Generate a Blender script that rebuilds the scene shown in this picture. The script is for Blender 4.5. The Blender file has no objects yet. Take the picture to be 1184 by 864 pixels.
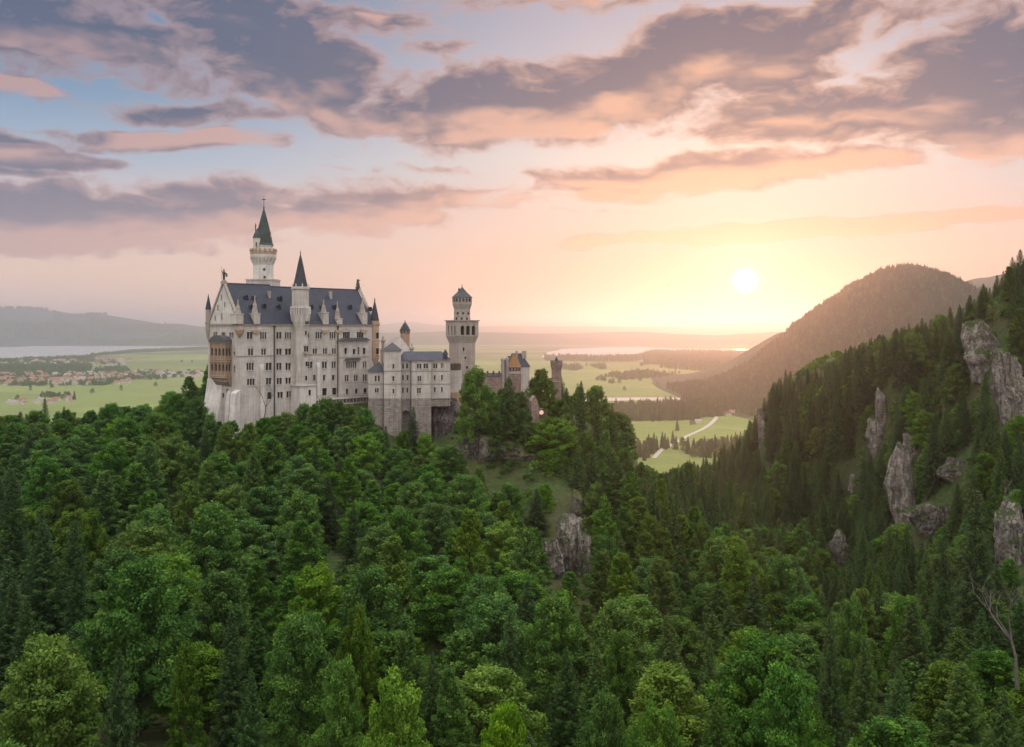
import bpy, math, random
import numpy as np
from mathutils import Vector, Matrix, noise as mnoise
R = math.radians
rng = np.random.default_rng(7)
random.seed(7)
scene = bpy.context.scene
COL = scene.collection
# ------------------------------------------------------------------ camera
FP = 1100.0                     # focal length in photo pixels (photo is 1184 x 864)
CX, HY = 592.0, 380.0           # centre column and horizon row of the photo
CAMZ = 190.0                    # camera height above the plain
cam_d = bpy.data.cameras.new("camera")
cam = bpy.data.objects.new("camera", cam_d); COL.objects.link(cam)
cam.location = (0, 0, CAMZ); cam.rotation_euler = (R(90), 0, 0)
cam_d.sensor_width = 36; cam_d.lens = 36 * FP / 1184
cam_d.shift_y = -(432 - HY) / 1184
cam_d.clip_start = 1; cam_d.clip_end = 200000
scene.camera = cam
scene.view_settings.view_transform = 'Standard'
scene.view_settings.look = 'None'
scene.view_settings.gamma = 1.0
scene.view_settings.exposure = 0.0
scene.cycles.use_denoising = True
scene.cycles.max_bounces = 6
scene.cycles.diffuse_bounces = 2
scene.cycles.glossy_bounces = 2
scene.cycles.transmission_bounces = 3
scene.cycles.transparent_max_bounces = 6
scene.cycles.volume_bounces = 1
scene.cycles.sample_clamp_indirect = 4

# ------------------------------------------------------------------ node helper
class NT:
    def __init__(s, tree): s.t = tree; s.n = tree.nodes; s.l = tree.links
    def put(s, sock, v):
        if isinstance(v, bpy.types.NodeSocket): s.l.new(v, sock)
        elif v is not None:
            try: sock.default_value = v
            except Exception: sock.default_value = (*v, 1.0)
    def m(s, op, a, b=None, c=None, clamp=False):
        n = s.n.new('ShaderNodeMath'); n.operation = op; n.use_clamp = clamp
        for i, v in enumerate((a, b, c)):
            if v is not None: s.put(n.inputs[i], v)
        return n.outputs[0]
    def xyz(s, x, y, z):
        n = s.n.new('ShaderNodeCombineXYZ')
        for i, v in enumerate((x, y, z)): s.put(n.inputs[i], v)
        return n.outputs[0]
    def sep(s, v):
        n = s.n.new('ShaderNodeSeparateXYZ'); s.put(n.inputs[0], v); return n.outputs
    def noise(s, vec, scale, detail=4, rough=.55, dist=0, dim='3D'):
        n = s.n.new('ShaderNodeTexNoise'); n.noise_dimensions = dim
        if vec is not None: s.put(n.inputs['Vector'], vec)
        n.inputs['Scale'].default_value = scale; n.inputs['Detail'].default_value = detail
        n.inputs['Roughness'].default_value = rough; n.inputs['Distortion'].default_value = dist
        return n.outputs['Fac']
    def vor(s, vec, scale, out='Distance', feature='F1'):
        n = s.n.new('ShaderNodeTexVoronoi'); n.feature = feature
        if vec is not None: s.put(n.inputs['Vector'], vec)
        n.inputs['Scale'].default_value = scale
        return n.outputs[out]
    def ramp(s, fac, stops, interp='LINEAR'):
        n = s.n.new('ShaderNodeValToRGB'); s.put(n.inputs[0], fac); r = n.color_ramp; r.interpolation = interp
        while len(r.elements) < len(stops): r.elements.new(1.0)
        for e, (p, c) in zip(r.elements, stops):
            e.position = p; e.color = (*c, 1) if len(c) == 3 else c
        return n.outputs[0]
    def mix(s, f, a, b, mode='MIX'):
        n = s.n.new('ShaderNodeMix'); n.data_type = 'RGBA'; n.blend_type = mode
        s.put(n.inputs[0], f); s.put(n.inputs[6], a); s.put(n.inputs[7], b)
        return n.outputs[2]
    def mapr(s, v, a, b, c=0.0, d=1.0, smooth=False):
        n = s.n.new('ShaderNodeMapRange'); n.clamp = True
        if smooth: n.interpolation_type = 'SMOOTHSTEP'
        for i, x in enumerate((v, a, b, c, d)): s.put(n.inputs[i], x)
        return n.outputs[0]
    def new(s, t): return s.n.new(t)

def lin(r, g, b):
    f = lambda c: (c/255/12.92) if c/255 <= .04045 else ((c/255+.055)/1.055)**2.4
    return (f(r), f(g), f(b))

# ------------------------------------------------------------------ world
SUN_A = math.degrees(math.atan((862-CX)/FP))
SUN_E = math.degrees(math.atan((HY-325)/FP*math.cos(R(SUN_A))))
def ae(px, py):
    a = math.atan((px-CX)/FP); return math.degrees(a), math.degrees(math.atan((HY-py)/FP*math.cos(a)))
w = bpy.data.worlds.new("World"); scene.world = w; w.use_nodes = True
for n in list(w.node_tree.nodes): w.node_tree.nodes.remove(n)
T = NT(w.node_tree)
tc = T.new('ShaderNodeTexCoord')
dx, dy, dz = T.sep(tc.outputs['Generated'])
A = T.m('MULTIPLY', T.m('ARCTAN2', dx, dy), 57.29578)
E = T.m('MULTIPLY', T.m('ARCSINE', dz), 57.29578)
# clouds: a group giving the cloud density for a direction (azimuth, elevation in degrees)
g = bpy.data.node_groups.new('cloud_density', 'ShaderNodeTree')
g.interface.new_socket('P', in_out='INPUT', socket_type='NodeSocketVector')
g.interface.new_socket('D', in_out='OUTPUT', socket_type='NodeSocketFloat'); g.interface.new_socket('S', in_out='OUTPUT', socket_type='NodeSocketFloat')
G = NT(g); gi = G.new('NodeGroupInput'); go = G.new('NodeGroupOutput')
pa, pe, _ = G.sep(gi.outputs[0])
wn = G.new('ShaderNodeTexNoise'); wn.inputs['Scale'].default_value = 1.0; wn.inputs['Detail'].default_value = 3
G.l.new(G.xyz(G.m('MULTIPLY', pa, .16), G.m('MULTIPLY', pe, .42), 3.1), wn.inputs['Vector'])
wr, wg, wb = G.sep(wn.outputs['Color'])
qa = G.m('ADD', pa, G.m('MULTIPLY', G.m('SUBTRACT', wr, .5), 4.2))
qe = G.m('ADD', pe, G.m('MULTIPLY', G.m('SUBTRACT', wg, .5), 2.0))
# px, py, rx, ry, tilt(deg, + = up to the right), weight
CL = [(560,124,190,42,4,1.15),(750,88,200,48,14,1.25),(895,66,120,46,20,1.05),(1010,130,190,36,2,1.0),(1125,66,130,46,20,.95),(1165,150,130,34,0,.85),
      (1060,8,90,22,10,.6),(60,36,170,44,0,.95),(310,52,150,58,-25,1.05),(385,112,75,32,-35,.95),(240,6,330,22,0,.75),(170,80,130,24,-6,.7),(640,-8,190,20,0,.75),
      (30,178,95,14,-3,.95),(25,198,60,7,-2,.7),(110,250,230,32,0,1.15),(245,228,120,24,0,.85),(60,270,240,20,0,.9),(480,228,150,22,0,.8),(395,248,140,16,0,.8),(300,258,190,16,0,.7),
      (215,126,110,14,4,.86),(150,160,110,13,4,.82),(258,158,62,15,4,.95),(28,100,56,15,-10,.8),(500,58,70,13,12,.45),(520,78,60,9,-6,.4),
      (800,200,200,21,4,.98),(690,212,90,20,-6,.9),(985,183,90,14,0,.9),(910,267,260,9,3,1.15),(1110,254,130,7,4,1.05),(480,195,120,7,3,.4),(640,246,120,5,-2,.4),
      (700,150,330,16,4,.5),(1080,178,150,12,-2,.55)]
mask = None
for px, py, rx, ry, tilt, wt in CL:
    a0, e0 = ae(px, py); ra = rx/FP*57.3; re_ = ry/FP*57.3*1.08; ct, st = math.cos(R(tilt)), math.sin(R(tilt))
    u = G.m('SUBTRACT', qa, a0); v = G.m('SUBTRACT', qe, e0)
    u2 = G.m('MULTIPLY', G.m('MULTIPLY_ADD', v, st, G.m('MULTIPLY', u, ct)), 1/ra)
    v2 = G.m('MULTIPLY', G.m('MULTIPLY_ADD', u, -st, G.m('MULTIPLY', v, ct)), 1/re_)
    d2 = G.m('MULTIPLY_ADD', u2, u2, G.m('MULTIPLY', v2, v2))
    e = G.m('MULTIPLY', G.m('SUBTRACT', 1.0, G.m('MULTIPLY', d2, .62)), wt)
    mask = e if mask is None else G.m('SMOOTH_MAX', mask, e, .12)
mask = G.m('MAXIMUM', mask, -.25)
# beyond the photo's field: broken clouds all round
out = G.mapr(pe, 24, 32, 0, .5)
mask = G.m('MAXIMUM', mask, G.m('SUBTRACT', out, .1))
back = G.mapr(G.m('ABSOLUTE', pa), 34, 50, -.2, .38)
mask = G.m('MAXIMUM', mask, back)
nv = G.xyz(G.m('MULTIPLY', qa, .15), G.m('MULTIPLY', qe, .40), .7)
n1 = G.noise(nv, 1.0, 4, .50)
n2 = G.noise(G.xyz(G.m('MULTIPLY', qa, .60), G.m('MULTIPLY', qe, 1.15), 4.2), 1.0, 7, .56)
nn = G.m('ADD', G.m('MULTIPLY', G.m('SUBTRACT', n1, .5), 1.5), G.m('MULTIPLY', G.m('SUBTRACT', n2, .5), 1.35))
dens = G.m('ADD', G.m('MULTIPLY', mask, 1.25), nn)
dens = G.m('SUBTRACT', dens, .27)
G.l.new(G.mapr(dens, 0.0, 1.0, 0, 1), go.inputs[0])
n3 = G.noise(G.xyz(G.m('MULTIPLY', qa, .45), G.m('MULTIPLY', qe, .9), 9.2), 1.0, 2, .5)
G.l.new(G.m('ADD', G.m('MULTIPLY_ADD', mask, 1.2, G.m('MULTIPLY', G.m('SUBTRACT', n1, .5), 1.2)), G.m('MULTIPLY', n3, .5)), go.inputs[1])
def cd(a, e):
    n = T.new('ShaderNodeGroup'); n.node_tree = g
    T.l.new(T.xyz(a, e, 0.0), n.inputs[0]); return n.outputs
d0, s0 = cd(A, E)
_, s1 = cd(T.m('ADD', A, T.mapr(A, SUN_A-30, SUN_A+30, .9, -.9)), T.m('SUBTRACT', E, 1.3))
cov = T.mapr(d0, .02, .60, 0, 1, True)
# sky without clouds
t = T.m('DIVIDE', E, 90.0, clamp=True)
deg = lambda d: d/90.0
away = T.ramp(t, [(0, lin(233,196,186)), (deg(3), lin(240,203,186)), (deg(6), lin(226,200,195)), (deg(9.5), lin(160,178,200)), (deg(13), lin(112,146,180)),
                  (deg(18), lin(88,122,158)), (deg(24), lin(86,118,156)), (deg(32), (.9,.92,.98)), (deg(55), (2.9,2.85,2.75)), (1, (3.7,3.6,3.45))])  # sky above the view made extra bright to light the treetops
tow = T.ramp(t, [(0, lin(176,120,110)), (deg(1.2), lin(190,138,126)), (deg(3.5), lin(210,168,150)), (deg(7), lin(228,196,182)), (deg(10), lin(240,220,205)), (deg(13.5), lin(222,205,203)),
                 (deg(18), lin(196,184,192)), (deg(24), lin(150,160,185)), (deg(32), (.9,.92,.98)), (deg(55), (2.9,2.85,2.75)), (1, (3.7,3.6,3.45))])  # same added brightness overhead on the sun's side
dA = T.m('SUBTRACT', A, SUN_A)
wA = T.m('POWER', 2.71828, T.m('MULTIPLY', T.m('MULTIPLY', T.m('ADD', dA, 1), T.m('ADD', dA, 1)), -1/(21.0**2)))
base = T.mix(wA, away, tow)
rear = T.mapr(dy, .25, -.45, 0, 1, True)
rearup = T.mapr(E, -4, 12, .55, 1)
base = T.mix(rear, base, (1.22, 1.12, 1.08))  # unseen sky behind the camera brightened to light the castle walls
# cloud colours; those overhead and behind the camera brightened as added light
darkc = T.mix(wA, lin(72,86,116), lin(100,90,106))
darkc = T.mix(T.mapr(E, 12, 4.5, 0, .6), darkc, T.mix(wA, lin(160,142,160), lin(212,150,130)))
litc = T.mix(wA, lin(244,190,175), lin(255,190,150))
lit = T.mapr(T.m('SUBTRACT', s0, s1), .08, .85, 0, .8, True)
edge = T.mapr(d0, .15, .80, .75, 0)
litf = T.m('MAXIMUM', lit, edge)
litf = T.m('MULTIPLY', litf, T.mapr(A, -30, 8, .6, .95))
cc = T.mix(litf, darkc, litc)
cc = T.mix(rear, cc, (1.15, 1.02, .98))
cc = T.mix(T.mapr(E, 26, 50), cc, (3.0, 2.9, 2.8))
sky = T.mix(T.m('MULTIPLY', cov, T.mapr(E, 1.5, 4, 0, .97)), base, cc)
# the sun's disc and its glow
dE = T.m('SUBTRACT', E, SUN_E)
r2 = T.m('ADD', T.m('MULTIPLY', dA, dA), T.m('MULTIPLY', dE, dE))
rs = T.m('SQRT', r2)
disc = T.mapr(rs, 1.05, .0, 0, 1, True)
g1 = T.m('POWER', 2.71828, T.m('MULTIPLY', rs, -1/1.5))
g2 = T.m('POWER', 2.71828, T.m('MULTIPLY', T.m('SQRT', T.m('ADD', T.m('MULTIPLY', T.m('MULTIPLY', dA, dA), .30), T.m('MULTIPLY', dE, dE))), -1/4.2))
fr = T.m('SUBTRACT', 1.0, rear)
sky = T.mix(T.m('MULTIPLY', g2, fr), sky, (.06, .07, .06), 'ADD')
sky = T.mix(g1, sky, (.36, .33, .26), 'ADD')
sky = T.mix(disc, sky, (1.6, 1.45, 1.1), 'ADD')
# below the horizon (never seen, the ground covers it)
sky = T.mix(T.mapr(E, 0, -3), sky, (.16, .15, .13))
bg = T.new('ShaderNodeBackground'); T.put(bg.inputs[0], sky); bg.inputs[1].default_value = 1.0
nish = T.new('ShaderNodeTexSky'); nish.sky_type = 'NISHITA'; nish.sun_disc = False
nish.sun_elevation = R(SUN_E); nish.sun_rotation = R(SUN_A); nish.altitude = 900
bg2 = T.new('ShaderNodeBackground'); T.put(bg2.inputs[0], nish.outputs[0]); bg2.inputs[1].default_value = .012
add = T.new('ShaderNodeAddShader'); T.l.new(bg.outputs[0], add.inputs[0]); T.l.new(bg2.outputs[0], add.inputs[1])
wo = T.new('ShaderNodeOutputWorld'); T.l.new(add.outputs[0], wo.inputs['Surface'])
w.cycles.sampling_method = 'MANUAL'; w.cycles.sample_map_resolution = 512
# ------------------------------------------------------------------ sun
sl = bpy.data.lights.new("sun", 'SUN'); sun = bpy.data.objects.new("sun", sl); COL.objects.link(sun)
sl.energy = 1.5; sl.angle = R(.9); sl.color = (1.0, .40, .18)
sd = Vector((math.sin(R(SUN_A))*math.cos(R(SUN_E)), math.cos(R(SUN_A))*math.cos(R(SUN_E)), math.sin(R(SUN_E))))
sun.rotation_euler = sd.to_track_quat('Z', 'Y').to_euler(); sun.location = (0, 0, 900)

# ------------------------------------------------------------------ common helpers
def P(px, py, Y):                       # the point seen at a photo pixel, Y metres ahead of the camera
    return Vector(((px-CX)/FP*Y, Y, CAMZ + (HY-py)/FP*Y))
def PG(px, py):                         # the point of the plain seen at a photo pixel
    Y = CAMZ*FP/(py-HY); return Vector(((px-CX)/FP*Y, Y, 0))
def pix(v):                             # photo pixel of a world point
    return CX + v[0]/v[1]*FP, HY - (v[2]-CAMZ)/v[1]*FP
def tag(o, label=None, cat=None, group=None, kind=None):
    if label: o['label'] = label
    if cat: o['category'] = cat
    if group: o['group'] = group
    if kind: o['kind'] = kind
    return o
def empty(name, loc=(0,0,0), rz=0.0):
    o = bpy.data.objects.new(name, None); COL.objects.link(o); o.location = loc; o.rotation_euler = (0, 0, rz)
    o.empty_display_size = .5
    return o
class MB:
    """collects polygons, then links them as one mesh object"""
    def __init__(s): s.v = []; s.f = []; s.mi = []; s.cur = 0
    def face(s, pts, mi=None):
        b = len(s.v); s.v += [tuple(p) for p in pts]; s.f.append(tuple(range(b, b+len(pts)))); s.mi.append(s.cur if mi is None else mi)
    def box(s, x0, x1, y0, y1, z0, z1, skip=''):
        a = [(x0,y0,z0),(x1,y0,z0),(x1,y1,z0),(x0,y1,z0),(x0,y0,z1),(x1,y0,z1),(x1,y1,z1),(x0,y1,z1)]
        for k, q in (('b',(3,2,1,0)),('t',(4,5,6,7)),('f',(0,1,5,4)),('r',(1,2,6,5)),('k',(2,3,7,6)),('l',(3,0,4,7))):
            if k not in skip: s.face([a[i] for i in q])
    def lathe(s, prof, cx=0, cy=0, n=16, ph=0.0, cap=True, a0=0.0, a1=2*math.pi):
        full = abs(a1-a0-2*math.pi) < 1e-6
        ang = [a0 + (a1-a0)*i/n + ph for i in range(n+1)]
        for (r0, z0), (r1, z1) in zip(prof, prof[1:]):
            for i in range(n):
                c0, s0, c1, s1 = math.cos(ang[i]), math.sin(ang[i]), math.cos(ang[i+1]), math.sin(ang[i+1])
                q = [(cx+r0*c0, cy+r0*s0, z0), (cx+r0*c1, cy+r0*s1, z0), (cx+r1*c1, cy+r1*s1, z1), (cx+r1*c0, cy+r1*s0, z1)]
                if r0 < 1e-6: q = [q[0], q[2], q[3]]
                elif r1 < 1e-6: q = q[:3]
                if abs(r0-r1) + abs(z0-z1) > 1e-9: s.face(q)
        if cap and full:
            for (r, z), rev in ((prof[0], True), (prof[-1], False)):
                if r > 1e-6:
                    p = [(cx+r*math.cos(a), cy+r*math.sin(a), z) for a in ang[:-1]]
                    s.face(p[::-1] if rev else p)
    def tube(s, p0, p1, r0, r1, n=6):
        p0, p1 = Vector(p0), Vector(p1); d = (p1-p0).normalized(); a = d.orthogonal().normalized(); b = d.cross(a)
        R0 = [p0 + (a*math.cos(t)+b*math.sin(t))*r0 for t in [2*math.pi*i/n for i in range(n)]]
        R1 = [p1 + (a*math.cos(t)+b*math.sin(t))*r1 for t in [2*math.pi*i/n for i in range(n)]]
        for i in range(n): j = (i+1) % n; s.face([R0[i], R0[j], R1[j], R1[i]])
        s.face(R0[::-1]); s.face(R1)
    def prism(s, poly, axis, a, b):
        """extrude a 2D polygon along an axis: 'x' polygon in (y,z), 'y' in (x,z), 'z' in (x,y)"""
        f = {'x': lambda p, t: (t, p[0], p[1]), 'y': lambda p, t: (p[0], t, p[1]), 'z': lambda p, t: (p[0], p[1], t)}[axis]
        n = len(poly)
        s.face([f(p, a) for p in poly]); s.face([f(p, b) for p in poly][::-1])
        for i in range(n): j = (i+1) % n; s.face([f(poly[i], a), f(poly[i], b), f(poly[j], b), f(poly[j], a)])
    def build(s, name, mats, parent=None, smooth=False, merge=True, loc=None, rot=None):
        me = bpy.data.meshes.new(name); me.from_pydata(s.v, [], s.f)
        if not isinstance(mats, (list, tuple)): mats = [mats]
        for m in mats: me.materials.append(m)
        if len(mats) > 1: me.polygons.foreach_set('material_index', s.mi)
        import bmesh
        bm = bmesh.new(); bm.from_mesh(me)
        if merge: bmesh.ops.remove_doubles(bm, verts=bm.verts, dist=1e-4)
        bmesh.ops.recalc_face_normals(bm, faces=bm.faces)
        bm.to_mesh(me); bm.free()
        if smooth: me.polygons.foreach_set('use_smooth', [True]*len(me.polygons))
        o = bpy.data.objects.new(name, me); COL.objects.link(o)
        if parent: o.parent = parent
        if loc is not None: o.location = loc
        if rot is not None: o.rotation_euler = rot
        return o
def np_mesh(name, V, F, mats, smooth=False, attr=None):
    """V (n,3) F (m,k) arrays -> mesh data"""
    me = bpy.data.meshes.new(name); V = np.asarray(V, np.float32); F = np.asarray(F, np.int32)
    me.vertices.add(len(V)); me.vertices.foreach_set('co', V.ravel())
    m, k = F.shape
    me.loops.add(m*k); me.loops.foreach_set('vertex_index', F.ravel())
    me.polygons.add(m); me.polygons.foreach_set('loop_start', np.arange(0, m*k, k, dtype=np.int32))
    me.polygons.foreach_set('loop_total', np.full(m, k, np.int32))
    if smooth: me.polygons.foreach_set('use_smooth', np.ones(m, bool))
    for mt in (mats if isinstance(mats, (list, tuple)) else [mats]): me.materials.append(mt)
    if attr is not None:
        a = me.attributes.new('tone', 'FLOAT', 'FACE'); a.data.foreach_set('value', np.asarray(attr, np.float32))
    me.update(calc_edges=True); me.validate()
    return me
def link(me, name, parent=None):
    o = bpy.data.objects.new(name, me); COL.objects.link(o)
    if parent: o.parent = parent
    return o

# ------------------------------------------------------------------ materials
MAT = {}
def material(name):
    m = bpy.data.materials.new(name); m.use_nodes = True
    for n in list(m.node_tree.nodes): m.node_tree.nodes.remove(n)
    t = NT(m.node_tree); o = t.new('ShaderNodeOutputMaterial'); MAT[name] = m
    return m, t, o
def bsdf(t, o, color, rough=.8, spec=.3, bump=None, bstr=.4, bdist=.1, metal=0):
    b = t.new('ShaderNodeBsdfPrincipled'); t.put(b.inputs['Base Color'], color); t.put(b.inputs['Roughness'], rough)
    b.inputs['Specular IOR Level'].default_value = spec; b.inputs['Metallic'].default_value = metal
    if bump is not None:
        bn = t.new('ShaderNodeBump'); t.put(bn.inputs['Height'], bump); bn.inputs['Strength'].default_value = bstr; bn.inputs['Distance'].default_value = bdist
        t.l.new(bn.outputs[0], b.inputs['Normal'])
    if o is not None: t.l.new(b.outputs[0], o.inputs[0])
    return b.outputs[0]
def obco(t): return t.new('ShaderNodeTexCoord').outputs['Object']

def mk_plaster(name, base, stain, seed, brick=None):
    m, t, o = material(name); c = obco(t); x, y, z = t.sep(c)
    s1 = t.noise(c, .22, 6, .6); s2 = t.noise(t.xyz(t.m('MULTIPLY', x, 1.6), t.m('MULTIPLY', y, 1.6), t.m('MULTIPLY', z, .12)), 1.0, 5, .6)
    s3 = t.noise(c, 3.0, 4, .6)
    br = t.new('ShaderNodeTexBrick'); t.put(br.inputs['Vector'], t.xyz(t.m('ADD', x, y), z, 0.0)); br.inputs['Scale'].default_value = 1.0
    br.inputs['Brick Width'].default_value = brick[0] if brick else 1.3; br.inputs['Row Height'].default_value = brick[1] if brick else .62
    br.inputs['Mortar Size'].default_value = .05 if brick else .02; br.inputs['Mortar Smooth'].default_value = .4
    br.inputs['Color1'].default_value = (1, 1, 1, 1); br.inputs['Color2'].default_value = (.80, .78, .76, 1) if not brick else (.55, .52, .5, 1)
    br.inputs['Mortar'].default_value = (.86, .85, .84, 1) if not brick else (.34, .31, .29, 1)
    k = t.mapr(s1, .34, .62, 0, .9); col = t.mix(k, base, stain)
    k2 = t.mapr(s2, .47, .70, 0, .7); col = t.mix(k2, col, tuple(q*.62 for q in stain))
    col = t.mix(.8 if brick else .55, col, br.outputs['Color'], 'MULTIPLY')
    col = t.mix(t.mapr(s3, .3, .7, 0, .25), col, tuple(q*.7 for q in base))
    hgt = t.m('ADD', s3, t.m('MULTIPLY', br.outputs['Fac'], -.8 if brick else -.1))
    bsdf(t, o, col, .9, .2, hgt, .5, .12 if brick else .05)
    return m
mk_plaster('limestone', (.66,.615,.58), (.48,.435,.40), 1)
mk_plaster('limestone_light', (.78,.74,.70), (.58,.53,.50), 2)
mk_plaster('stone_base', (.46,.415,.38), (.33,.29,.265), 3, (1.1,.55))
mk_plaster('tower_stone', (.47,.41,.37), (.35,.30,.27), 5)
mk_plaster('warm_stone', (.52,.38,.28), (.40,.27,.19), 4)
mk_plaster('bay_stone', (.38,.28,.215), (.26,.175,.13), 6)
mk_plaster('yellow_plaster', (.50,.29,.13), (.36,.20,.10), 7)
mk_plaster('pink_stone', (.42,.32,.28), (.28,.20,.175), 8, (1.0,.5))
def mk_roof(name, a, b):
    m, t, o = material(name); c = obco(t); x, y, z = t.sep(c)
    br = t.new('ShaderNodeTexBrick'); t.put(br.inputs['Vector'], t.xyz(t.m('ADD', x, t.m('MULTIPLY', y, .7)), z, 0.0)); br.inputs['Scale'].default_value = 1.0
    br.inputs['Brick Width'].default_value = .7; br.inputs['Row Height'].default_value = .45; br.inputs['Mortar Size'].default_value = .04
    br.inputs['Color1'].default_value = (*a, 1); br.inputs['Color2'].default_value = (*b, 1); br.inputs['Mortar'].default_value = (*[q*.5 for q in a], 1)
    n = t.noise(c, .35, 6, .62); n2 = t.noise(t.xyz(t.m('MULTIPLY', x, 2.), t.m('MULTIPLY', y, 2.), t.m('MULTIPLY', z, .25)), .8, 4, .6)
    col = t.mix(t.mapr(n, .4, .7, 0, .6), br.outputs['Color'], tuple(q*1.9+.006 for q in a))
    col = t.mix(t.mapr(n2, .55, .75, 0, .5), col, (.06,.065,.055))
    bsdf(t, o, col, .6, .3, br.outputs['Fac'], .3, -.04); return m
mk_roof('slate', (.017,.021,.040), (.028,.032,.054))
mk_roof('slate_dark', (.025,.030,.042), (.04,.042,.055))
mk_roof('copper_dark', (.030,.045,.045), (.045,.060,.055))
mk_roof('red_tile', (.22,.085,.06), (.27,.11,.075))
def mk_flat(name, col, rough=.7, spec=.3, sc=2.0, var=.35, metal=0):
    m, t, o = material(name); n = t.noise(obco(t), sc, 5, .6)
    c = t.mix(t.mapr(n, .3, .7), tuple(q*(1-var) for q in col), tuple(q*(1+var*.5) for q in col))
    bsdf(t, o, c, rough, spec, n, .3, .03, metal); return m
mk_flat('window_dark', (.018,.017,.02), .18, .6)
mk_flat('window_grey', (.16,.16,.18), .3, .5)
mk_flat('void_dark', (.03,.026,.024), .9, .1)
mk_flat('trim_stone', (.55,.49,.44), .85)
mk_flat('cornice_stone', (.36,.31,.28), .85)
mk_flat('pipe_metal', (.07,.06,.055), .5, .5)
mk_flat('bronze', (.07,.065,.04), .5, .5)
mk_flat('lead', (.09,.09,.10), .5, .5)
mk_flat('timber', (.10,.07,.05), .8)
mk_flat('white_wall', (.6,.56,.52), .9, .2, .5)
mk_flat('barn_roof', (.32,.27,.25), .8)
# ------------------------------------------------------------------ terrain of the wooded hill and the gorge side
TOPS = [  # photo pixel of the tree tops, distance, tree height
 (-60,800,100,14),(100,800,100,14),(300,800,101,14),(500,805,101,14),(700,810,101,14),(900,805,101,14),(1100,800,101,14),(1250,800,101,14),
 (-60,700,132,15),(60,690,132,15),(160,700,128,15),(320,712,126,15),(480,730,126,15),(640,735,128,15),(800,742,128,15),(960,750,126,15),(1100,750,120,14),(1240,740,118,14),
 (-60,610,165,15),(60,610,165,15),(200,620,165,15),(350,640,158,15),(500,645,160,15),(640,650,165,15),(760,665,160,15),(880,690,155,14),
 (-60,540,215,14),(60,545,212,14),(200,550,210,14),(330,560,205,14),(470,575,205,14),
 (-60,490,262,13),(50,490,262,13),(150,492,262,13),(230,505,252,13),(200,478,285,13),(40,474,292,13),(-80,478,290,13),
 (320,520,240,13),(420,530,238,13),(330,496,255,12),(400,490,262,12),
 (520,570,222,13),(590,600,205,14),(560,640,172,15),
 (690,500,266,14),(730,545,250,14),(775,580,240,14),(820,608,228,13),(870,640,208,13),(920,668,190,13),(960,700,170,13),
 (700,590,215,14),(760,620,205,14),(820,660,185,14),
 # the far side of the gorge
 (1184,296,300,14),(1184,380,275,12),(1184,450,255,12),(1184,560,215,14),(1184,650,175,15),(1240,240,320,14),(1320,220,330,14),(1350,420,270,14),(1350,600,190,14),
 (1130,328,318,14),(1120,440,295,12),(1110,540,262,13),(1110,620,225,14),(1100,700,165,14),
 (1050,374,350,14),(1040,470,325,13),(1040,560,290,13),(1030,640,245,14),(1020,700,190,13),
 (985,398,395,14),(970,500,365,13),(965,590,315,14),(960,650,262,13),
 (930,428,440,14),(925,520,410,14),(920,600,360,14),(895,440,478,14),(885,520,455,14),(880,590,410,14),(875,632,330,12),
 (850,515,530,14),(845,575,480,14),(800,535,590,14),(760,552,650,14),
]
GRD = [  # photo pixel of the bare ground, distance
 (1130,405,400),(1184,352,395),(1240,310,430),(1050,440,440),(985,468,500),(930,490,545),(895,515,600),(850,565,640),(1130,470,500),(1240,400,560),
 (0,520,330),(100,520,330),(200,510,330),(0,500,292),(100,500,292),(190,505,292),(-80,505,292),
 (240,505,292),(277,503,268),(350,490,274),(430,492,288),(470,526,283),(515,526,285),(480,548,266),(540,560,250),
 (530,470,330),(600,458,330),(640,462,325),(700,530,300),(670,500,300),(450,450,330),(350,440,340),(250,450,345),
 (560,492,272),(590,478,268),(625,482,266),(590,540,254),(602,580,243),(640,560,243),(655,600,232),(650,665,216),(690,575,240),(720,600,245),
]
WLD = [  # world x, y, height relative to the camera
 (-320,420,-120),(-200,420,-110),(-60,400,-95),(60,390,-100),(120,360,-115),(120,300,-98),(110,420,-140),(150,260,-72),(160,330,-110),(60,330,-60),
 (-300,600,-190),(0,560,-185),(150,600,-170),(-320,300,-38),(-320,200,-50),(-320,100,-50),
 (0,70,-60),(-150,70,-58),(150,70,-60),(0,0,-80),(-150,0,-75),(150,0,-70),(320,0,-40),(-320,0,-60),(0,-80,-80),(300,-80,-40),(-300,-80,-60),
 (300,100,-30),(400,200,-5),(420,300,40),(420,400,40),(330,420,10),(300,520,-50),(420,520,-10),(240,560,-95),(230,640,-130),(300,700,-150),(100,760,-195),(420,760,-110),(160,700,-175),(-320,760,-195),
]
cp = []
for px, py, Y, h in TOPS: cp.append(((px-CX)/FP*Y, Y, (HY-py)/FP*Y - h))
for px, py, Y in GRD: cp.append(((px-CX)/FP*Y, Y, (HY-py)/FP*Y))
cp += WLD
cp = np.array(cp, float); S = 100.0
def tpsk(r2): return np.where(r2 > 0, .5*r2*np.log(np.maximum(r2, 1e-12)), 0)
n_ = len(cp); XY = cp[:, :2]/S
K = tpsk(((XY[:, None]-XY[None])**2).sum(-1)) + np.eye(n_)*.004
Pm = np.c_[np.ones(n_), XY]; Am = np.block([[K, Pm], [Pm.T, np.zeros((3, 3))]])
wts = np.linalg.solve(Am, np.r_[cp[:, 2], 0, 0, 0])
PER = rng.permutation(512)
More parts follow.
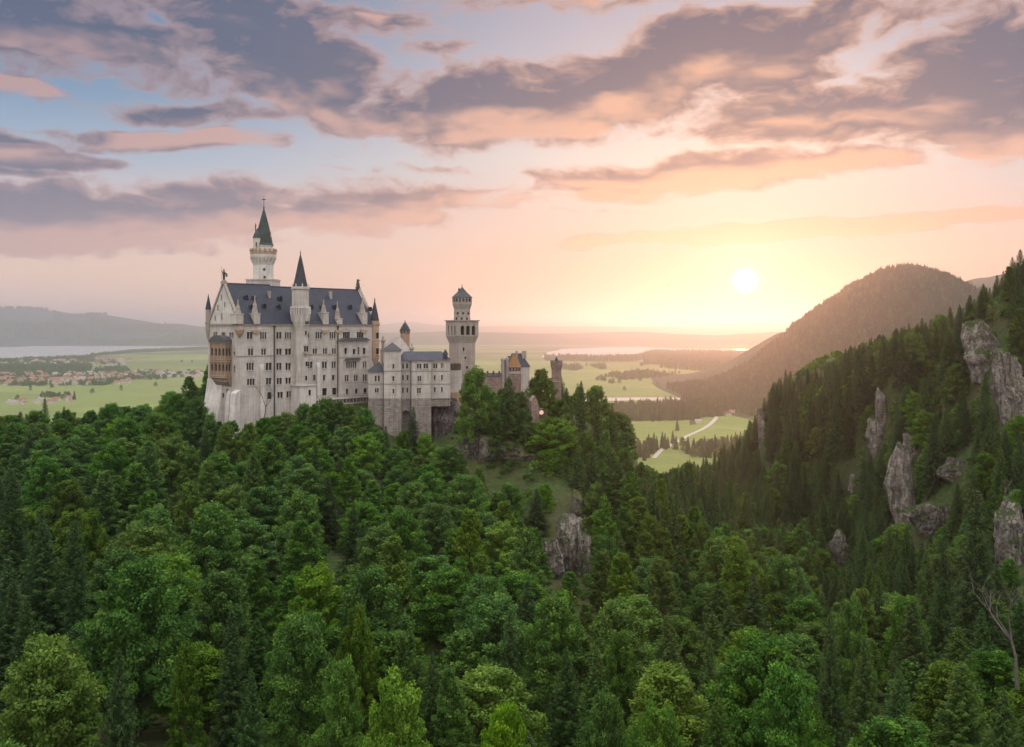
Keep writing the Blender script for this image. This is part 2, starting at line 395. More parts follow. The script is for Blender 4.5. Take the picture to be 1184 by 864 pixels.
def vnoise(x, y, seed=0):
    x = np.asarray(x, float)+seed*17.3; y = np.asarray(y, float)-seed*9.1
    xi = np.floor(x).astype(int); yi = np.floor(y).astype(int); fx = x-xi; fy = y-yi
    fx = fx*fx*(3-2*fx); fy = fy*fy*(3-2*fy)
    h = lambda a, b: PER[(PER[a % 512] + b) % 512]/511.0
    return (h(xi, yi)*(1-fx)+h(xi+1, yi)*fx)*(1-fy) + (h(xi, yi+1)*(1-fx)+h(xi+1, yi+1)*fx)*fy
def fbm(x, y, o=5, seed=0, g=.5):
    s = 0; a = 1; n = 0
    for i in range(o): s = s + a*(vnoise(np.asarray(x)*2**i, np.asarray(y)*2**i, seed+i)-.5); n += a; a *= g
    return s/n*2
def ground(x, y):
    x = np.atleast_1d(np.asarray(x, float)); y = np.atleast_1d(np.asarray(y, float)); out = np.empty(len(x))
    for i in range(0, len(x), 4000):
        q = np.c_[x[i:i+4000], y[i:i+4000]]/S
        k = tpsk(((q[:, None]-XY[None])**2).sum(-1)); out[i:i+4000] = k@wts[:-3] + wts[-3] + q@wts[-2:]
    out += fbm(x/22, y/22, 4, 3)*2.6
    # fade into the plain at the rim of the sheet
    e = np.minimum.reduce([(x+330)/60, (430-x)/60, (770-y)/90, np.ones_like(x)]); e = np.clip(e, 0, 1)
    out = -192 + (out+192)*np.where(y > 430, e, 1)
    return np.maximum(out, -192)+CAMZ
def gh(x, y): return float(ground([x], [y])[0])

# materials of the ground
m, t, o = material('forest_floor'); geo = t.new('ShaderNodeNewGeometry'); c = geo.outputs['Position']
nx, ny, nz = t.sep(geo.outputs['Normal'])
n1 = t.noise(c, .06, 6, .6); n2 = t.noise(c, .7, 6, .65); n3 = t.noise(c, .25, 8, .65)
grass = t.mix(t.mapr(n2, .35, .65), (.030,.050,.015), (.062,.095,.028)); grass = t.mix(t.mapr(n1, .45, .65), grass, (.075,.070,.034))
rock = t.mix(t.mapr(n3, .35, .65), (.07,.065,.06), (.17,.158,.145))
steep = t.mapr(t.m('ADD', nz, t.m('MULTIPLY', t.m('SUBTRACT', n3, .5), .5)), .20, .10, 0, 1)
bsdf(t, o, t.mix(steep, grass, rock), .95, .15, t.m('ADD', n2, n3), .9, .8)
def mk_rock(name, a, b, moss):
    m, t, o = material(name); geo = t.new('ShaderNodeNewGeometry'); c = geo.outputs['Position']; x, y, z = t.sep(c)
    nx, ny, nz = t.sep(geo.outputs['Normal'])
    v = t.xyz(x, y, t.m('MULTIPLY', z, .35)); n1 = t.noise(v, .55, 9, .68); n2 = t.noise(c, 1.6, 7, .65); n3 = t.noise(c, .16, 4, .6)
    vo = t.vor(t.xyz(x, y, t.m('MULTIPLY', z, .55)), .55)
    col = t.mix(t.mapr(n1, .38, .62), a, b); col = t.mix(t.mapr(n2, .52, .62, 0, .85), col, tuple(q*.30 for q in a)); n4 = t.noise(t.xyz(t.m('MULTIPLY', x, 1.3), t.m('MULTIPLY', y, 1.3), t.m('MULTIPLY', z, .10)), 1.0, 5, .6); col = t.mix(t.mapr(n4, .54, .64, 0, .8), col, tuple(q*.4 for q in a)); n5 = t.noise(t.xyz(t.m('MULTIPLY', x, .25), t.m('MULTIPLY', y, .25), t.m('MULTIPLY', z, 1.1)), 1.0, 5, .6); col = t.mix(t.mapr(n5, .56, .62, 0, .6), col, tuple(q*.45 for q in a))
    col = t.mix(t.mapr(vo, .35, .7, 0, .5), col, tuple(q*.5 for q in a))
    ms = t.m('ADD', nz, t.m('MULTIPLY', t.m('SUBTRACT', n3, .5), 2.2))
    col = t.mix(t.mapr(ms, .42, .62), col, moss)
    bsdf(t, o, col, .95, .15, t.m('ADD', n1, t.m('MULTIPLY', n2, .6)), 1.0, .9); return m
mk_rock('cliff_rock', (.18,.165,.145), (.42,.38,.335), (.05,.075,.025))
mk_rock('castle_rock', (.14,.12,.125), (.25,.215,.22), (.045,.06,.025))
mk_rock('grass_rock', (.14,.13,.11), (.25,.22,.18), (.085,.11,.03))

# hill mesh
xs = np.arange(-330, 431, 4.0); ys = np.arange(-80, 771, 4.0)
gx, gy = np.meshgrid(xs, ys); gz = ground(gx.ravel(), gy.ravel())
nx_, ny_ = len(xs), len(ys)
idx = np.arange(nx_*ny_).reshape(ny_, nx_)
F = np.stack([idx[:-1, :-1], idx[:-1, 1:], idx[1:, 1:], idx[1:, :-1]], -1).reshape(-1, 4)
hill = link(np_mesh('hill', np.c_[gx.ravel(), gy.ravel(), gz], F, MAT['forest_floor'], True), 'hill'); tag(hill, kind='structure')

# ------------------------------------------------------------------ plain
m, t, o = material('plain_fields'); geo = t.new('ShaderNodeNewGeometry'); c = geo.outputs['Position']
x, y, z = t.sep(c)
rot = t.xyz(t.m('MULTIPLY_ADD', x, .8, t.m('MULTIPLY', y, .25)), t.m('MULTIPLY', y, .55), 0.0)
cell = t.new('ShaderNodeTexVoronoi'); t.put(cell.inputs['Vector'], rot); cell.inputs['Scale'].default_value = 1/330.0
fc, _, _ = t.sep(cell.outputs['Color'])
wobble = t.noise(c, 1/260.0, 5, .6)
col = t.ramp(fc, [(0, (.125,.165,.040)), (.3, (.165,.205,.055)), (.55, (.20,.225,.07)), (.8, (.15,.18,.05)), (1, (.22,.225,.085))])
col = t.mix(t.mapr(wobble, .45, .62, 0, .6), col, (.13,.155,.05))
st = t.noise(t.xyz(t.m('MULTIPLY', t.m('ADD', x, t.m('MULTIPLY', y, .3)), 1/400), t.m('MULTIPLY', y, 1/26), 0.0), 1.0, 3, .5); col = t.mix(t.mapr(st, .52, .60, 0, .35), col, (.22,.23,.09))
n2 = t.noise(c, 1/45.0, 5, .65); col = t.mix(t.mapr(n2, .52, .7, 0, .4), col, (.09,.11,.04))
far = t.noise(t.xyz(x, t.m('MULTIPLY', y, 1.6), 0.0), 1/1500.0, 5, .6)
dist = t.mapr(y, 4200, 7500)
col = t.mix(t.m('MULTIPLY', t.mapr(far, .46, .53), dist), col, (.035,.055,.025))
bsdf(t, o, col, .95, .1, n2, .3, .5)
pl = MB(); D = 34000
ring = [(-D, -3000), (D, -3000), (D, 36000), (-D, 36000)]
pl.face([(a, b, 0) for a, b in ring]); tag(pl.build('ground', MAT['plain_fields']), kind='structure')

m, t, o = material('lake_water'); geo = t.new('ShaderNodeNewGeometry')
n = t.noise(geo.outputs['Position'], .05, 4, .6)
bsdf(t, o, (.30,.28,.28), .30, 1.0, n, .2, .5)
mk_flat('road_pale', (.42,.38,.32), .9, .1, .2, .2)
def sheet(name, pts, z, mat):
    s = MB(); s.face([(p[0], p[1], z) for p in pts]); return tag(s.build(name, MAT[mat]), kind='structure')
def wob(pts, amp, n=6, seed=0):
    out = []
    for i, a in enumerate(pts):
        b = pts[(i+1) % len(pts)]
        for k in range(n):
            q = a.lerp(b, k/n); s = amp*(q-a.lerp(b, .5)).length**0
            out.append(q + Vector((0, (vnoise(i*3.1+k*.7, seed+.5)-.5)*q.y*amp, 0)))
    return out
lakeL = [PG(*p) for p in ((-260,411),(-120,418),(0,417),(60,414.5),(100,412.6),(160,408.5),(240,403.5),(300,401),(300,396),(200,395.4),(100,397),(60,399),(15,401.6),(-60,403),(-260,400))]
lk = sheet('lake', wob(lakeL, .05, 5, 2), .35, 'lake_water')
lakeR = [PG(*p) for p in ((625,413.2),(660,412.2),(690,413.5),(720,412.4),(750,410.6),(795,408.6),(840,406.6),(870,404.4),(840,403.2),(780,402.9),(740,401.6),(700,401.8),(650,403.8),(634,407),(630,410.5))]
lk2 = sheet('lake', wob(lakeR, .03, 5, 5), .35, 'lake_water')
mist_sheet = sheet('lake', wob([PG(*p) for p in ((430,394.6),(470,396.5),(512,397),(545,395.5),(520,393),(480,391.5),(440,392))], .03, 4, 8), .35, 'lake_water')  # water sheet standing in for a bright patch of mist
rv = [(672,462.5),(700,462),(735,461.5),(775,461.8),(812,462.6)]
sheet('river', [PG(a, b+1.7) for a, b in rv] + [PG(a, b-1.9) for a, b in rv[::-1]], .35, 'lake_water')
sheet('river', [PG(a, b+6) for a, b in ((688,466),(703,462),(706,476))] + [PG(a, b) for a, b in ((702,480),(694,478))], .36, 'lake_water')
def ribbon(name, pts, wd, z, mat):
    s = MB(); P_ = [Vector((p[0], p[1])) for p in pts]; L, Rr = [], []
    # smooth
    for _ in range(2):
        q = [P_[0]]
        for a, b in zip(P_, P_[1:]): q += [a.lerp(b, .25), a.lerp(b, .75)]
        P_ = q+[P_[-1]]
    for i, p in enumerate(P_):
        d = (P_[min(i+1, len(P_)-1)] - P_[max(i-1, 0)]).normalized(); nn = Vector((-d.y, d.x))*wd/2
        L.append(p+nn); Rr.append(p-nn)
    for i in range(len(P_)-1): s.face([(*L[i], z), (*L[i+1], z), (*Rr[i+1], z), (*Rr[i], z)])
    return tag(s.build(name, MAT[mat]), kind='structure')
ribbon('road', [PG(*p) for p in ((768,519),(775,515),(783,511),(797,503),(812,497),(824,489),(831,479),(834,475),(842,470))], 8.5, .40, 'road_pale')
ribbon('road', [PG(*p) for p in ((756,530),(764,521),(768,519))], 7, .41, 'road_pale')
ribbon('road', [PG(*p) for p in ((831,479),(836,476.5),(846,473),(852,471.5))], 6, .42, 'road_pale')

# ------------------------------------------------------------------ hills and mountains far off
def mk_far(name, a, b, c3, sc):
    m, t, o = material(name); geo = t.new('ShaderNodeNewGeometry'); c = geo.outputs['Position']
    n = t.noise(c, sc, 7, .62); n2 = t.noise(c, sc*9, 5, .65)
    col = t.mix(t.mapr(n, .42, .58), a, b); col = t.mix(t.mapr(n2, .5, .66, 0, .6), col, c3)
    bsdf(t, o, col, .95, .1, t.m('ADD', n, n2), .6, .3/sc*.05); return m
mk_far('wooded_far', (.012,.024,.026), (.018,.032,.032), (.045,.07,.05), 1/900)
mk_far('wooded_mountain', (.022,.036,.018), (.035,.050,.022), (.05,.06,.03), 1/160)
def hfield(name, x0, x1, y0, y1, nx, ny, hf, mat):
    X, Y = np.meshgrid(np.linspace(x0, x1, nx), np.linspace(y0, y1, ny)); Z = hf(X.ravel(), Y.ravel())
    idx = np.arange(nx*ny).reshape(ny, nx)
    F = np.stack([idx[:-1, :-1], idx[:-1, 1:], idx[1:, 1:], idx[1:, :-1]], -1).reshape(-1, 4)
    return tag(link(np_mesh(name, np.c_[X.ravel(), Y.ravel(), Z], F, MAT[mat], True), name), kind='structure')
def prof(pts, Y0):
    xs = np.array([(p[0]-CX)/FP*Y0 for p in pts]); zs = np.array([CAMZ+(HY-p[1])/FP*Y0 for p in pts])
    return lambda x: np.interp(x, xs, zs)
bump = lambda s: np.clip(1-s*s, 0, 1)**1.3
# blue hills beyond the left lake
pL = prof([(-400,368),(-120,362),(-20,359),(20,357.5),(50,359),(82,367),(120,364.5),(150,370),(172,375),(196,374.5),(225,378),(270,379.5),(330,383)], 12500)
def hL(x, y):
    c = 12500+fbm(x/2500, y*0, 3, 21)*350; s = (y-c)/np.where(y < c, 2300, 2200)
    return -4+(pL(x)+8)*bump(s)*(1+fbm(x/900, y/700, 5, 4)*.16*np.clip(np.abs(s)*2, 0, 1))
hfield('hills', -12500, -2600, 10100, 14600, 200, 90, hL, 'wooded_far')
pC = prof([(-500,378),(200,380),(330,379),(440,376.5),(462,373.5),(478,372.5),(500,376),(540,378.5),(620,378),(700,378.5),(800,379),(900,378),(1200,376),(1600,378)], 22000)
def hC(x, y):
    s = (y-22000)/3500; return -4+(pC(x)+8)*bump(s)*(1+fbm(x/1500, y/900, 5, 9)*.12)
hfield('hills', -22000, 22000, 18600, 25400, 260, 60, hC, 'wooded_far')
pC2 = prof([(330,391),(430,386),(520,384),(620,387),(680,384.5),(760,385.5),(830,388),(900,383.5),(980,381),(1100,384)], 12500)
def hC2(x, y):
    s = (y-12500)/1500; return -4+(pC2(x)+6)*bump(s)*(1+fbm(x/700, y/500, 5, 19)*.22)
hfield('hills', -2700, 7600, 11000, 14000, 160, 50, hC2, 'wooded_far')
# dome-shaped mountain on the right
MY = 2800.0
pM = prof([(740,452),(790,447),(830,440),(862,426),(885,410),(905,392),(930,371),(950,352),(972,337),(1000,318),(1020,309),(1048,304),(1075,307),(1100,316),(1118,325),(1150,342),(1200,355),(1300,365),(1500,360)], MY)
def hM(x, y):
    c = MY + (x-1150)*.25; s = np.where(y < c, (y-c)/1050, (y-c)/1300)
    rid = fbm((x+y*.25)/210, y/700, 5, 31, .55)-.5*np.abs(fbm((x-y*.2)/120, y/900, 4, 35))
    base = (pM(x)-12)*np.clip(1-np.abs(s), 0, 1)**.85
    return -3 + base*(1+rid*.42*np.clip(np.abs(s)*3, 0, 1)) 
hfield('mountain', 330, 2700, 1650, 4200, 200, 200, hM, 'wooded_mountain')
pN = prof([(1000,345),(1080,336),(1120,327),(1150,319),(1165,316),(1185,317),(1260,318),(1500,325)], 4300)
def hN(x, y):
    s = (y-4300)/1100; return -3+(pN(x)+3)*bump(s)*(1+fbm(x/300, y/300, 5, 41)*.10*np.clip(np.abs(s)*3, 0, 1))
hfield('mountain', 1500, 5200, 3200, 5400, 110, 80, hN, 'wooded_mountain')

# ------------------------------------------------------------------ haze
hz = MB(); hz.box(-35000, 35000, -3500, 36500, -4, 545)
m, t, o = material('haze_air')
pv = t.new('ShaderNodeVolumePrincipled'); pv.inputs['Color'].default_value = (.80,.87,1.0,1); pv.inputs['Density'].default_value = HAZE_D if 'HAZE_D' in globals() else 9.6e-5
pv.inputs['Anisotropy'].default_value = .78; t.l.new(pv.outputs[0], o.inputs['Volume'])
hzo = hz.build('haze', MAT['haze_air']); tag(hzo, 'thin pale evening haze lying over the valley and the plain', 'haze', kind='stuff')
# ------------------------------------------------------------------ leaves
def mk_leaf(name, a, b, c3, trans=.3, rough=.55):
    m, t, o = material(name)
    at = t.new('ShaderNodeAttribute'); at.attribute_name = 'tone'
    oi = t.new('ShaderNodeObjectInfo')
    col = t.ramp(at.outputs['Fac'], [(0, a), (.6, b), (1, c3)])
    hsv = t.new('ShaderNodeHueSaturation'); t.put(hsv.inputs['Color'], col)
    rnd = oi.outputs['Random']
    t.put(hsv.inputs['Hue'], t.mapr(rnd, 0, 1, .484, .502))
    t.put(hsv.inputs['Saturation'], t.mapr(t.m('FRACT', t.m('MULTIPLY', rnd, 7.13)), 0, 1, .95, 1.15))
    t.put(hsv.inputs['Value'], t.mapr(t.m('FRACT', t.m('MULTIPLY', rnd, 13.7)), 0, 1, .78, 1.22))
    c = hsv.outputs[0]
    d = t.new('ShaderNodeBsdfPrincipled'); t.put(d.inputs['Base Color'], c); d.inputs['Roughness'].default_value = rough; d.inputs['Specular IOR Level'].default_value = .07
    tr = t.new('ShaderNodeBsdfTranslucent'); t.put(tr.inputs[0], t.mix(1.0, c, (1.25, 1.3, .55), 'MULTIPLY'))
    mx = t.new('ShaderNodeMixShader'); mx.inputs[0].default_value = trans
    t.l.new(d.outputs[0], mx.inputs[1]); t.l.new(tr.outputs[0], mx.inputs[2]); t.l.new(mx.outputs[0], o.inputs[0]); return m
mk_leaf('beech_leaf', (.036,.092,.024), (.082,.185,.040), (.17,.30,.060))
mk_leaf('beech_leaf_bright', (.060,.140,.024), (.115,.225,.038), (.19,.32,.06))
mk_leaf('maple_leaf', (.048,.100,.022), (.095,.168,.032), (.165,.25,.048))
mk_leaf('spruce_needle', (.016,.042,.015), (.038,.082,.026), (.080,.14,.036), .22, .6)
mk_leaf('fir_needle', (.026,.060,.018), (.055,.108,.028), (.10,.16,.038), .25, .6)
mk_flat('bark', (.075,.060,.048), .95, .1, 3.0)
mk_flat('bark_pale', (.12,.11,.10), .95, .1, 3.0)

def kites(Pc, D, N, L, W):
    """leaf quads: centre, length direction, normal, length, width"""
    D = D/np.linalg.norm(D, axis=1, keepdims=True); S_ = np.cross(N, D); S_ /= np.linalg.norm(S_, axis=1, keepdims=True)+1e-9
    L = L[:, None]; W = W[:, None]
    V = np.stack([Pc-D*L*.5, Pc-S_*W*.5-D*L*.05, Pc+D*L*.5, Pc+S_*W*.5-D*L*.05], 1)
    return V
def mesh_leaves(name, quads, tone, mat):
    V = quads.reshape(-1, 3); F = np.arange(len(V)).reshape(-1, 4); return np_mesh(name, V, F, mat, False, tone)
def unit(n, r):
    v = r.normal(size=(n, 3)); return v/np.linalg.norm(v, axis=1, keepdims=True)

def broadleaf_crown(name, seed, H=14., Rr=4.6, z0=2.5, shape='round', nc=150, nl=230, mat='beech_leaf', size=.34):
    r = np.random.default_rng(seed); Q = []; TN = []
    hh = H-z0; p1, p2 = r.uniform(0, 6.28, 2)
    def prof(zf):
        if shape == 'round': return math.sqrt(max(0.0, 1-((zf-.30)/.72)**2))*(1-.38*zf**2.2)+.03
        if shape == 'cone': return (1-zf)**.70*1.02+.05
        return math.sqrt(max(0.02, 1-((zf-.34)/.68)**2))
    for i in range(nc):
        inner = i % 5 == 0
        zf = r.uniform(.03, 1.0)**.85; a = i*2.39996+r.uniform(-.5, .5)
        k = r.uniform(.25, .6) if inner else r.uniform(.72, 1.0)
        lob = 1+.11*math.sin(3*a+p1+zf*3)+.08*math.sin(5*a+p2-zf*5)+.06*math.sin(9*zf+p1+a)
        rad = prof(zf)*Rr*k*lob
        cx, cy, cz = rad*math.cos(a), rad*math.sin(a), z0+hh*zf*.95
        out = np.array([math.cos(a), math.sin(a), 0.])
        tilt = min(1.35, 1.5*zf-.35+r.uniform(-.2, .2)) if shape != 'cone' else .25+.9*zf
        u = out*math.cos(tilt)+np.array([0, 0, 1.])*math.sin(tilt); v = np.cross([0, 0, 1.], out); wv = np.cross(u, v)
        s = r.uniform(.6, 1.15)*(Rr/4.6)*(.78 if shape == 'cone' else 1.)
        n = int(nl*s*(1.3 if inner else 1))
        d = unit(n, r); rr = r.uniform(.25, 1, n)**.5
        loc = d*rr[:, None]*np.array([1.35, 1.0, .72])*s*(1.25 if inner else 1)
        loc[:, 2] -= .12*loc[:, 0]**2/s
        pos = np.array([cx, cy, cz]) + loc[:, :1]*u + loc[:, 1:2]*v + loc[:, 2:]*wv
        nrm = (d[:, :1]*u*.7 + d[:, 1:2]*v*.6 + np.abs(d[:, 2:])*wv*.8) + r.normal(size=(n, 3))*.5 + np.array([0, 0, .25])
        nrm /= np.linalg.norm(nrm, axis=1, keepdims=True)
        dr = u*1.0 + d[:, 1:2]*v*.9 + r.normal(size=(n, 3))*.55
        dr -= (dr*nrm).sum(1)[:, None]*nrm
        L = r.uniform(.6, 1.35, n)*size; Q.append(kites(pos, dr, nrm, L, L*r.uniform(.5, .8, n)))
        ct = r.uniform(.15, .75); TN.append(np.clip(ct+r.normal(size=n)*.17, 0, 1))
    return mesh_leaves(name, np.concatenate(Q), np.concatenate(TN), MAT[mat])
def spruce_crown(name, seed, H=20., Rr=3.4, z0=1.6, mat='spruce_needle', dens=1.0, size=.42):
    r = np.random.default_rng(seed); Q = []; TN = []
    z = z0; lev = 0
    while z < H-.3:
        f = (z-z0)/(H-z0); Lb = Rr*(1-f)**.82*r.uniform(.85, 1.12)+.18
        nb = int(6+3*(1-f)); ph = r.uniform(0, 6.28)
        for b in range(nb):
            a = ph+b*6.283/nb+r.uniform(-.25, .25); L = Lb*r.uniform(.72, 1.15)
            out = np.array([math.cos(a), math.sin(a), 0.]); side = np.array([-math.sin(a), math.cos(a), 0.])
            n = max(3 if dens < .3 else 8, int(80*L/3*dens)); tt = r.uniform(.08, 1, n)**.75
            drop = -.16-.34*(1-f)
            zz = z + L*(drop*tt*1.2 + .30*tt**3*(.6+f)) + f*L*.35*tt
            wd = .62*L*(1-tt)**.7*.55+.12; sgn = r.uniform(-1, 1, n)
            hang = r.uniform(0, 1, n)**2*(.55*(1-f)+.15)
            pos = out*(L*tt)[:, None] + side*(sgn*wd)[:, None] + np.array([0, 0, 1.])*(zz-hang-np.abs(sgn)*wd*.25)[:, None]
            dr = out*.8 + side*(sgn*1.1)[:, None] + np.array([0, 0, -1.])*(.25+hang)[:, None] + r.normal(size=(n, 3))*.22
            nm = np.array([0, 0, 1.])*.8 + out*.45 + r.normal(size=(n, 3))*.38
            Ls = r.uniform(.7, 1.35, n)*size*(.65+.35*(1-f)); Q.append(kites(pos, dr, nm, Ls, Ls*.36))
            TN.append(np.clip(.25+.5*tt**2+r.normal(size=n)*.12+r.uniform(-.12, .12), 0, 1))
        z += (.52-.22*f)*(1.0 if H > 12 else .8)*r.uniform(.8, 1.2); lev += 1
    n = 26; tp = np.c_[r.normal(size=(n, 2))*.08, H-r.uniform(0, 1.1, n)]; dr = np.c_[r.normal(size=(n, 2))*.5, np.full(n, 1.)]
    Q.append(kites(tp, dr, r.normal(size=(n, 3)), np.full(n, .5), np.full(n, .12))); TN.append(np.full(n, .6))
    return mesh_leaves(name, np.concatenate(Q), np.concatenate(TN), MAT[mat])
def trunk_mesh(name, H, r0, kind, seed, mat='bark'):
    r = random.Random(seed); b = MB(); n = 6
    pts = [Vector((0, 0, -2.0))]
    for i in range(1, n+1): pts.append(Vector((r.uniform(-.12, .12)*i*.4, r.uniform(-.12, .12)*i*.4, H*(.9 if kind != 'spruce' else .97)*i/n)))
    for i in range(n): b.tube(pts[i], pts[i+1], r0*(1-i/n)*.95+.04, r0*(1-(i+1)/n)*.95+.03, 7)
    if kind != 'spruce':
        for k in range(10):
            f = r.uniform(.25, .85); q = pts[0].lerp(pts[-1], f); a = k*2.4+r.uniform(-.4, .4); L = H*.27*(1.15-f)
            e = q+Vector((math.cos(a)*L, math.sin(a)*L, L*.55)); mid = q.lerp(e, .5)+Vector((0, 0, .2))
            b.tube(q, mid, r0*.34*(1-f)+.05, r0*.22*(1-f)+.04, 5); b.tube(mid, e, r0*.22*(1-f)+.04, .02, 5)
            e2 = mid+Vector((math.cos(a+.8)*L*.5, math.sin(a+.8)*L*.5, L*.4)); b.tube(mid, e2, .05, .015, 4)
    o = b.build(name, MAT[mat]); me = o.data; bpy.data.objects.remove(o); return me
KINDS_T = {}
def defkind(key, name, crowns, trunks, H): KINDS_T[key] = dict(name=name, crowns=crowns, trunks=trunks, H=H)
defkind('beech', 'broadleaf_tree', [broadleaf_crown('beech_crown', 10+i, 14, 4.7+.3*(i % 3), 2.2, 'round') for i in range(4)], [trunk_mesh('beech_trunk', 12, .32, 'b', i) for i in range(4)], 14)
defkind('bright', 'broadleaf_tree', [broadleaf_crown('bright_crown', 30+i, 13, 4.2+.4*i, 2.2, ('oval', 'round', 'oval')[i], 130, 230, 'beech_leaf_bright') for i in range(3)], [trunk_mesh('bright_trunk', 11, .28, 'b', 40+i) for i in range(3)], 13)
defkind('maple', 'broadleaf_tree', [broadleaf_crown('maple_crown', 50+i, 14, 4.4, 2.0, 'round', 140, 230, 'maple_leaf') for i in range(2)], [trunk_mesh('maple_trunk', 12, .3, 'b', 60+i) for i in range(2)], 14)
defkind('pyramid', 'pointed_tree', [broadleaf_crown('pointed_crown', 70+i, 15, 4.0, 1.4, 'cone', 150, 200, ('beech_leaf', 'maple_leaf', 'beech_leaf')[i], .32) for i in range(3)], [trunk_mesh('pointed_trunk', 14, .28, 'b', 80+i) for i in range(3)], 15)
defkind('spruce', 'spruce_tree', [spruce_crown('spruce_crown', 90+i, 20, 4.1-.25*i, 1.5) for i in range(4)], [trunk_mesh('spruce_trunk', 20, .28, 'spruce', 90+i) for i in range(4)], 20)
defkind('fir', 'fir_tree', [spruce_crown('fir_crown', 110+i, 18, 4.0, 1.2, 'fir_needle', 1.1, .44) for i in range(3)], [trunk_mesh('fir_trunk', 18, .28, 'spruce', 110+i) for i in range(3)], 18)
print('leaf quads', sum(len(c.polygons) for k in KINDS_T.values() for c in k['crowns']))
# ------------------------------------------------------------------ rock faces
def ray_hit(px, py, hoff=0.0, y0=70, y1=740):
    Y = np.arange(y0, y1, 1.5); X = (px-CX)/FP*Y; Z = CAMZ+(HY-py)/FP*Y
    g = ground(X, Y)+hoff; k = np.nonzero(g >= Z)[0]
    return None if len(k) == 0 or k[0] == 0 else float(Y[k[0]])
def rock_mesh(name, wx, wy, wz, seed, mat, fl=.3):
    r = np.random.default_rng(seed); nu, nv = 120, 84
    th, ph = np.meshgrid(np.linspace(0, 2*np.pi, nu, endpoint=False), np.linspace(.02, np.pi-.02, nv)); th, ph = th.ravel(), ph.ravel()
    D_ = np.c_[np.sin(ph)*np.cos(th), np.sin(ph)*np.sin(th), np.cos(ph)]
    def block(npl, s):
        rr = np.random.default_rng(s); N_ = rr.normal(size=(npl, 3)); N_[:, 2] *= .45; N_ /= np.linalg.norm(N_, axis=1)[:, None]
        N_ = np.r_[N_, [[0, 0, 1.], [.15, -.1, .99], [0, 0, -1]]]; dd = np.r_[rr.uniform(.62, 1.0, npl), [.95, .92, 1.0]]
        q = D_@N_.T; return np.min(np.where(q > .02, dd/np.maximum(q, .02), 9), 1)
    rad = np.minimum(block(26, seed), 1.35)
    x, y, z = (D_*rad[:, None]).T
    # ledges and upright cracks
    led = fbm(z*3.2+seed, x*.7+y*.5, 3, seed+1); crk = np.abs(fbm(x*3.4+seed*2, y*3.4+z*.5, 4, seed+2, .6)); fine = fbm(x*7+seed, z*6+y*5, 4, seed+4, .65)
    k = 1+.16*np.sign(led)*np.minimum(np.abs(led)*3, 1)*.5 - .30*np.exp(-crk*16)*fl*1.6 + fine*.13 + fbm(x*2+9, z*1.6+y*1.5, 3, seed+6)*.28
    V = np.c_[x*k*wx/2, y*k*wy/2, z*(1+fbm(x*2.6, y*2.6+seed, 4, seed+3)*.22)*wz/2]
    idx = np.arange(nu*nv).reshape(nv, nu); a = idx[:-1]; b = np.roll(a, -1, 1); c2 = idx[1:]; d = np.roll(c2, -1, 1)
    return np_mesh(name, V, np.stack([a, c2, d, b], -1).reshape(-1, 4), MAT[mat], False)
ROCKS = [  # px, py, w, h in photo pixels, material, label, Y or None
 (1041,572,40,120,'cliff_rock','tall pale cliff band in the middle of the wooded gorge side',None),
 (1078,604,62,44,'cliff_rock','pale broken cliff low on the gorge side beside the tall pale band',None),
 (1104,545,40,32,'cliff_rock','small grey rock face above the tall spruce on the gorge side',None),
 (1140,408,52,72,'cliff_rock','big grey crag just under the right skyline of the gorge side',None),
 (1166,452,50,90,'cliff_rock','brownish rock wall at the right edge below the skyline crag',None),
 (1019,482,20,62,'cliff_rock','narrow pale rock rib high in the spruces of the gorge side',None),
 (1014,506,24,44,'cliff_rock','short grey rib continuing below the narrow pale rib',None),
 (1170,628,52,92,'cliff_rock','pale rock wall at the right edge of the picture beside bare branches',None),
 (971,636,26,46,'cliff_rock','pale rock face above the round broadleaf trees at the gorge foot',None),
 (881,497,13,50,'cliff_rock','slim sunlit cliff at the left nose of the gorge side',None),
 (1089,437,18,36,'cliff_rock','purple grey rock between the spruces left of the skyline crag',None),
 (986,562,12,30,'cliff_rock','tiny pale rock slab among spruces in the middle of the gorge side',None),
 (1052,520,20,36,'cliff_rock','small pale rock step above the tall pale cliff band',None),
 (514,492,44,76,'castle_rock','dark purple rock face under the right end of the lower castle wing',None),
 (592,524,54,32,'grass_rock','grey crag below the tall spruce on the castle spur',None),
 (563,522,30,36,'grass_rock','small shaded crag on the left flank of the castle spur',None),
 (656,636,38,84,'cliff_rock','steep grey rock face low on the grassy nose of the castle spur',None),
 (668,588,20,40,'grass_rock','narrow rock step above the steep grey face of the spur',None),
 (402,502,30,64,'castle_rock','brown shaded rock below the terrace of the main castle building',None),
 (440,540,26,50,'castle_rock','brown rock left of the tall arched opening under the castle wing',None),
 (640,652,30,54,'cliff_rock','grey rock rib on the left of the steep grey face of the spur',None),
 (674,648,24,60,'cliff_rock','slim grey rock rib on the right of the steep grey face of the spur',None),
 (424,518,30,40,'castle_rock','dark rock between the terrace wall and the castle wing foot',None),
 (546,516,40,40,'castle_rock','shaded crag just right of the purple rock face under the wing',None),
 (640,512,16,14,'grass_rock','pale boulder on the grassy shoulder of the spur',None),
]
rock_rects = []; rock_pts = []
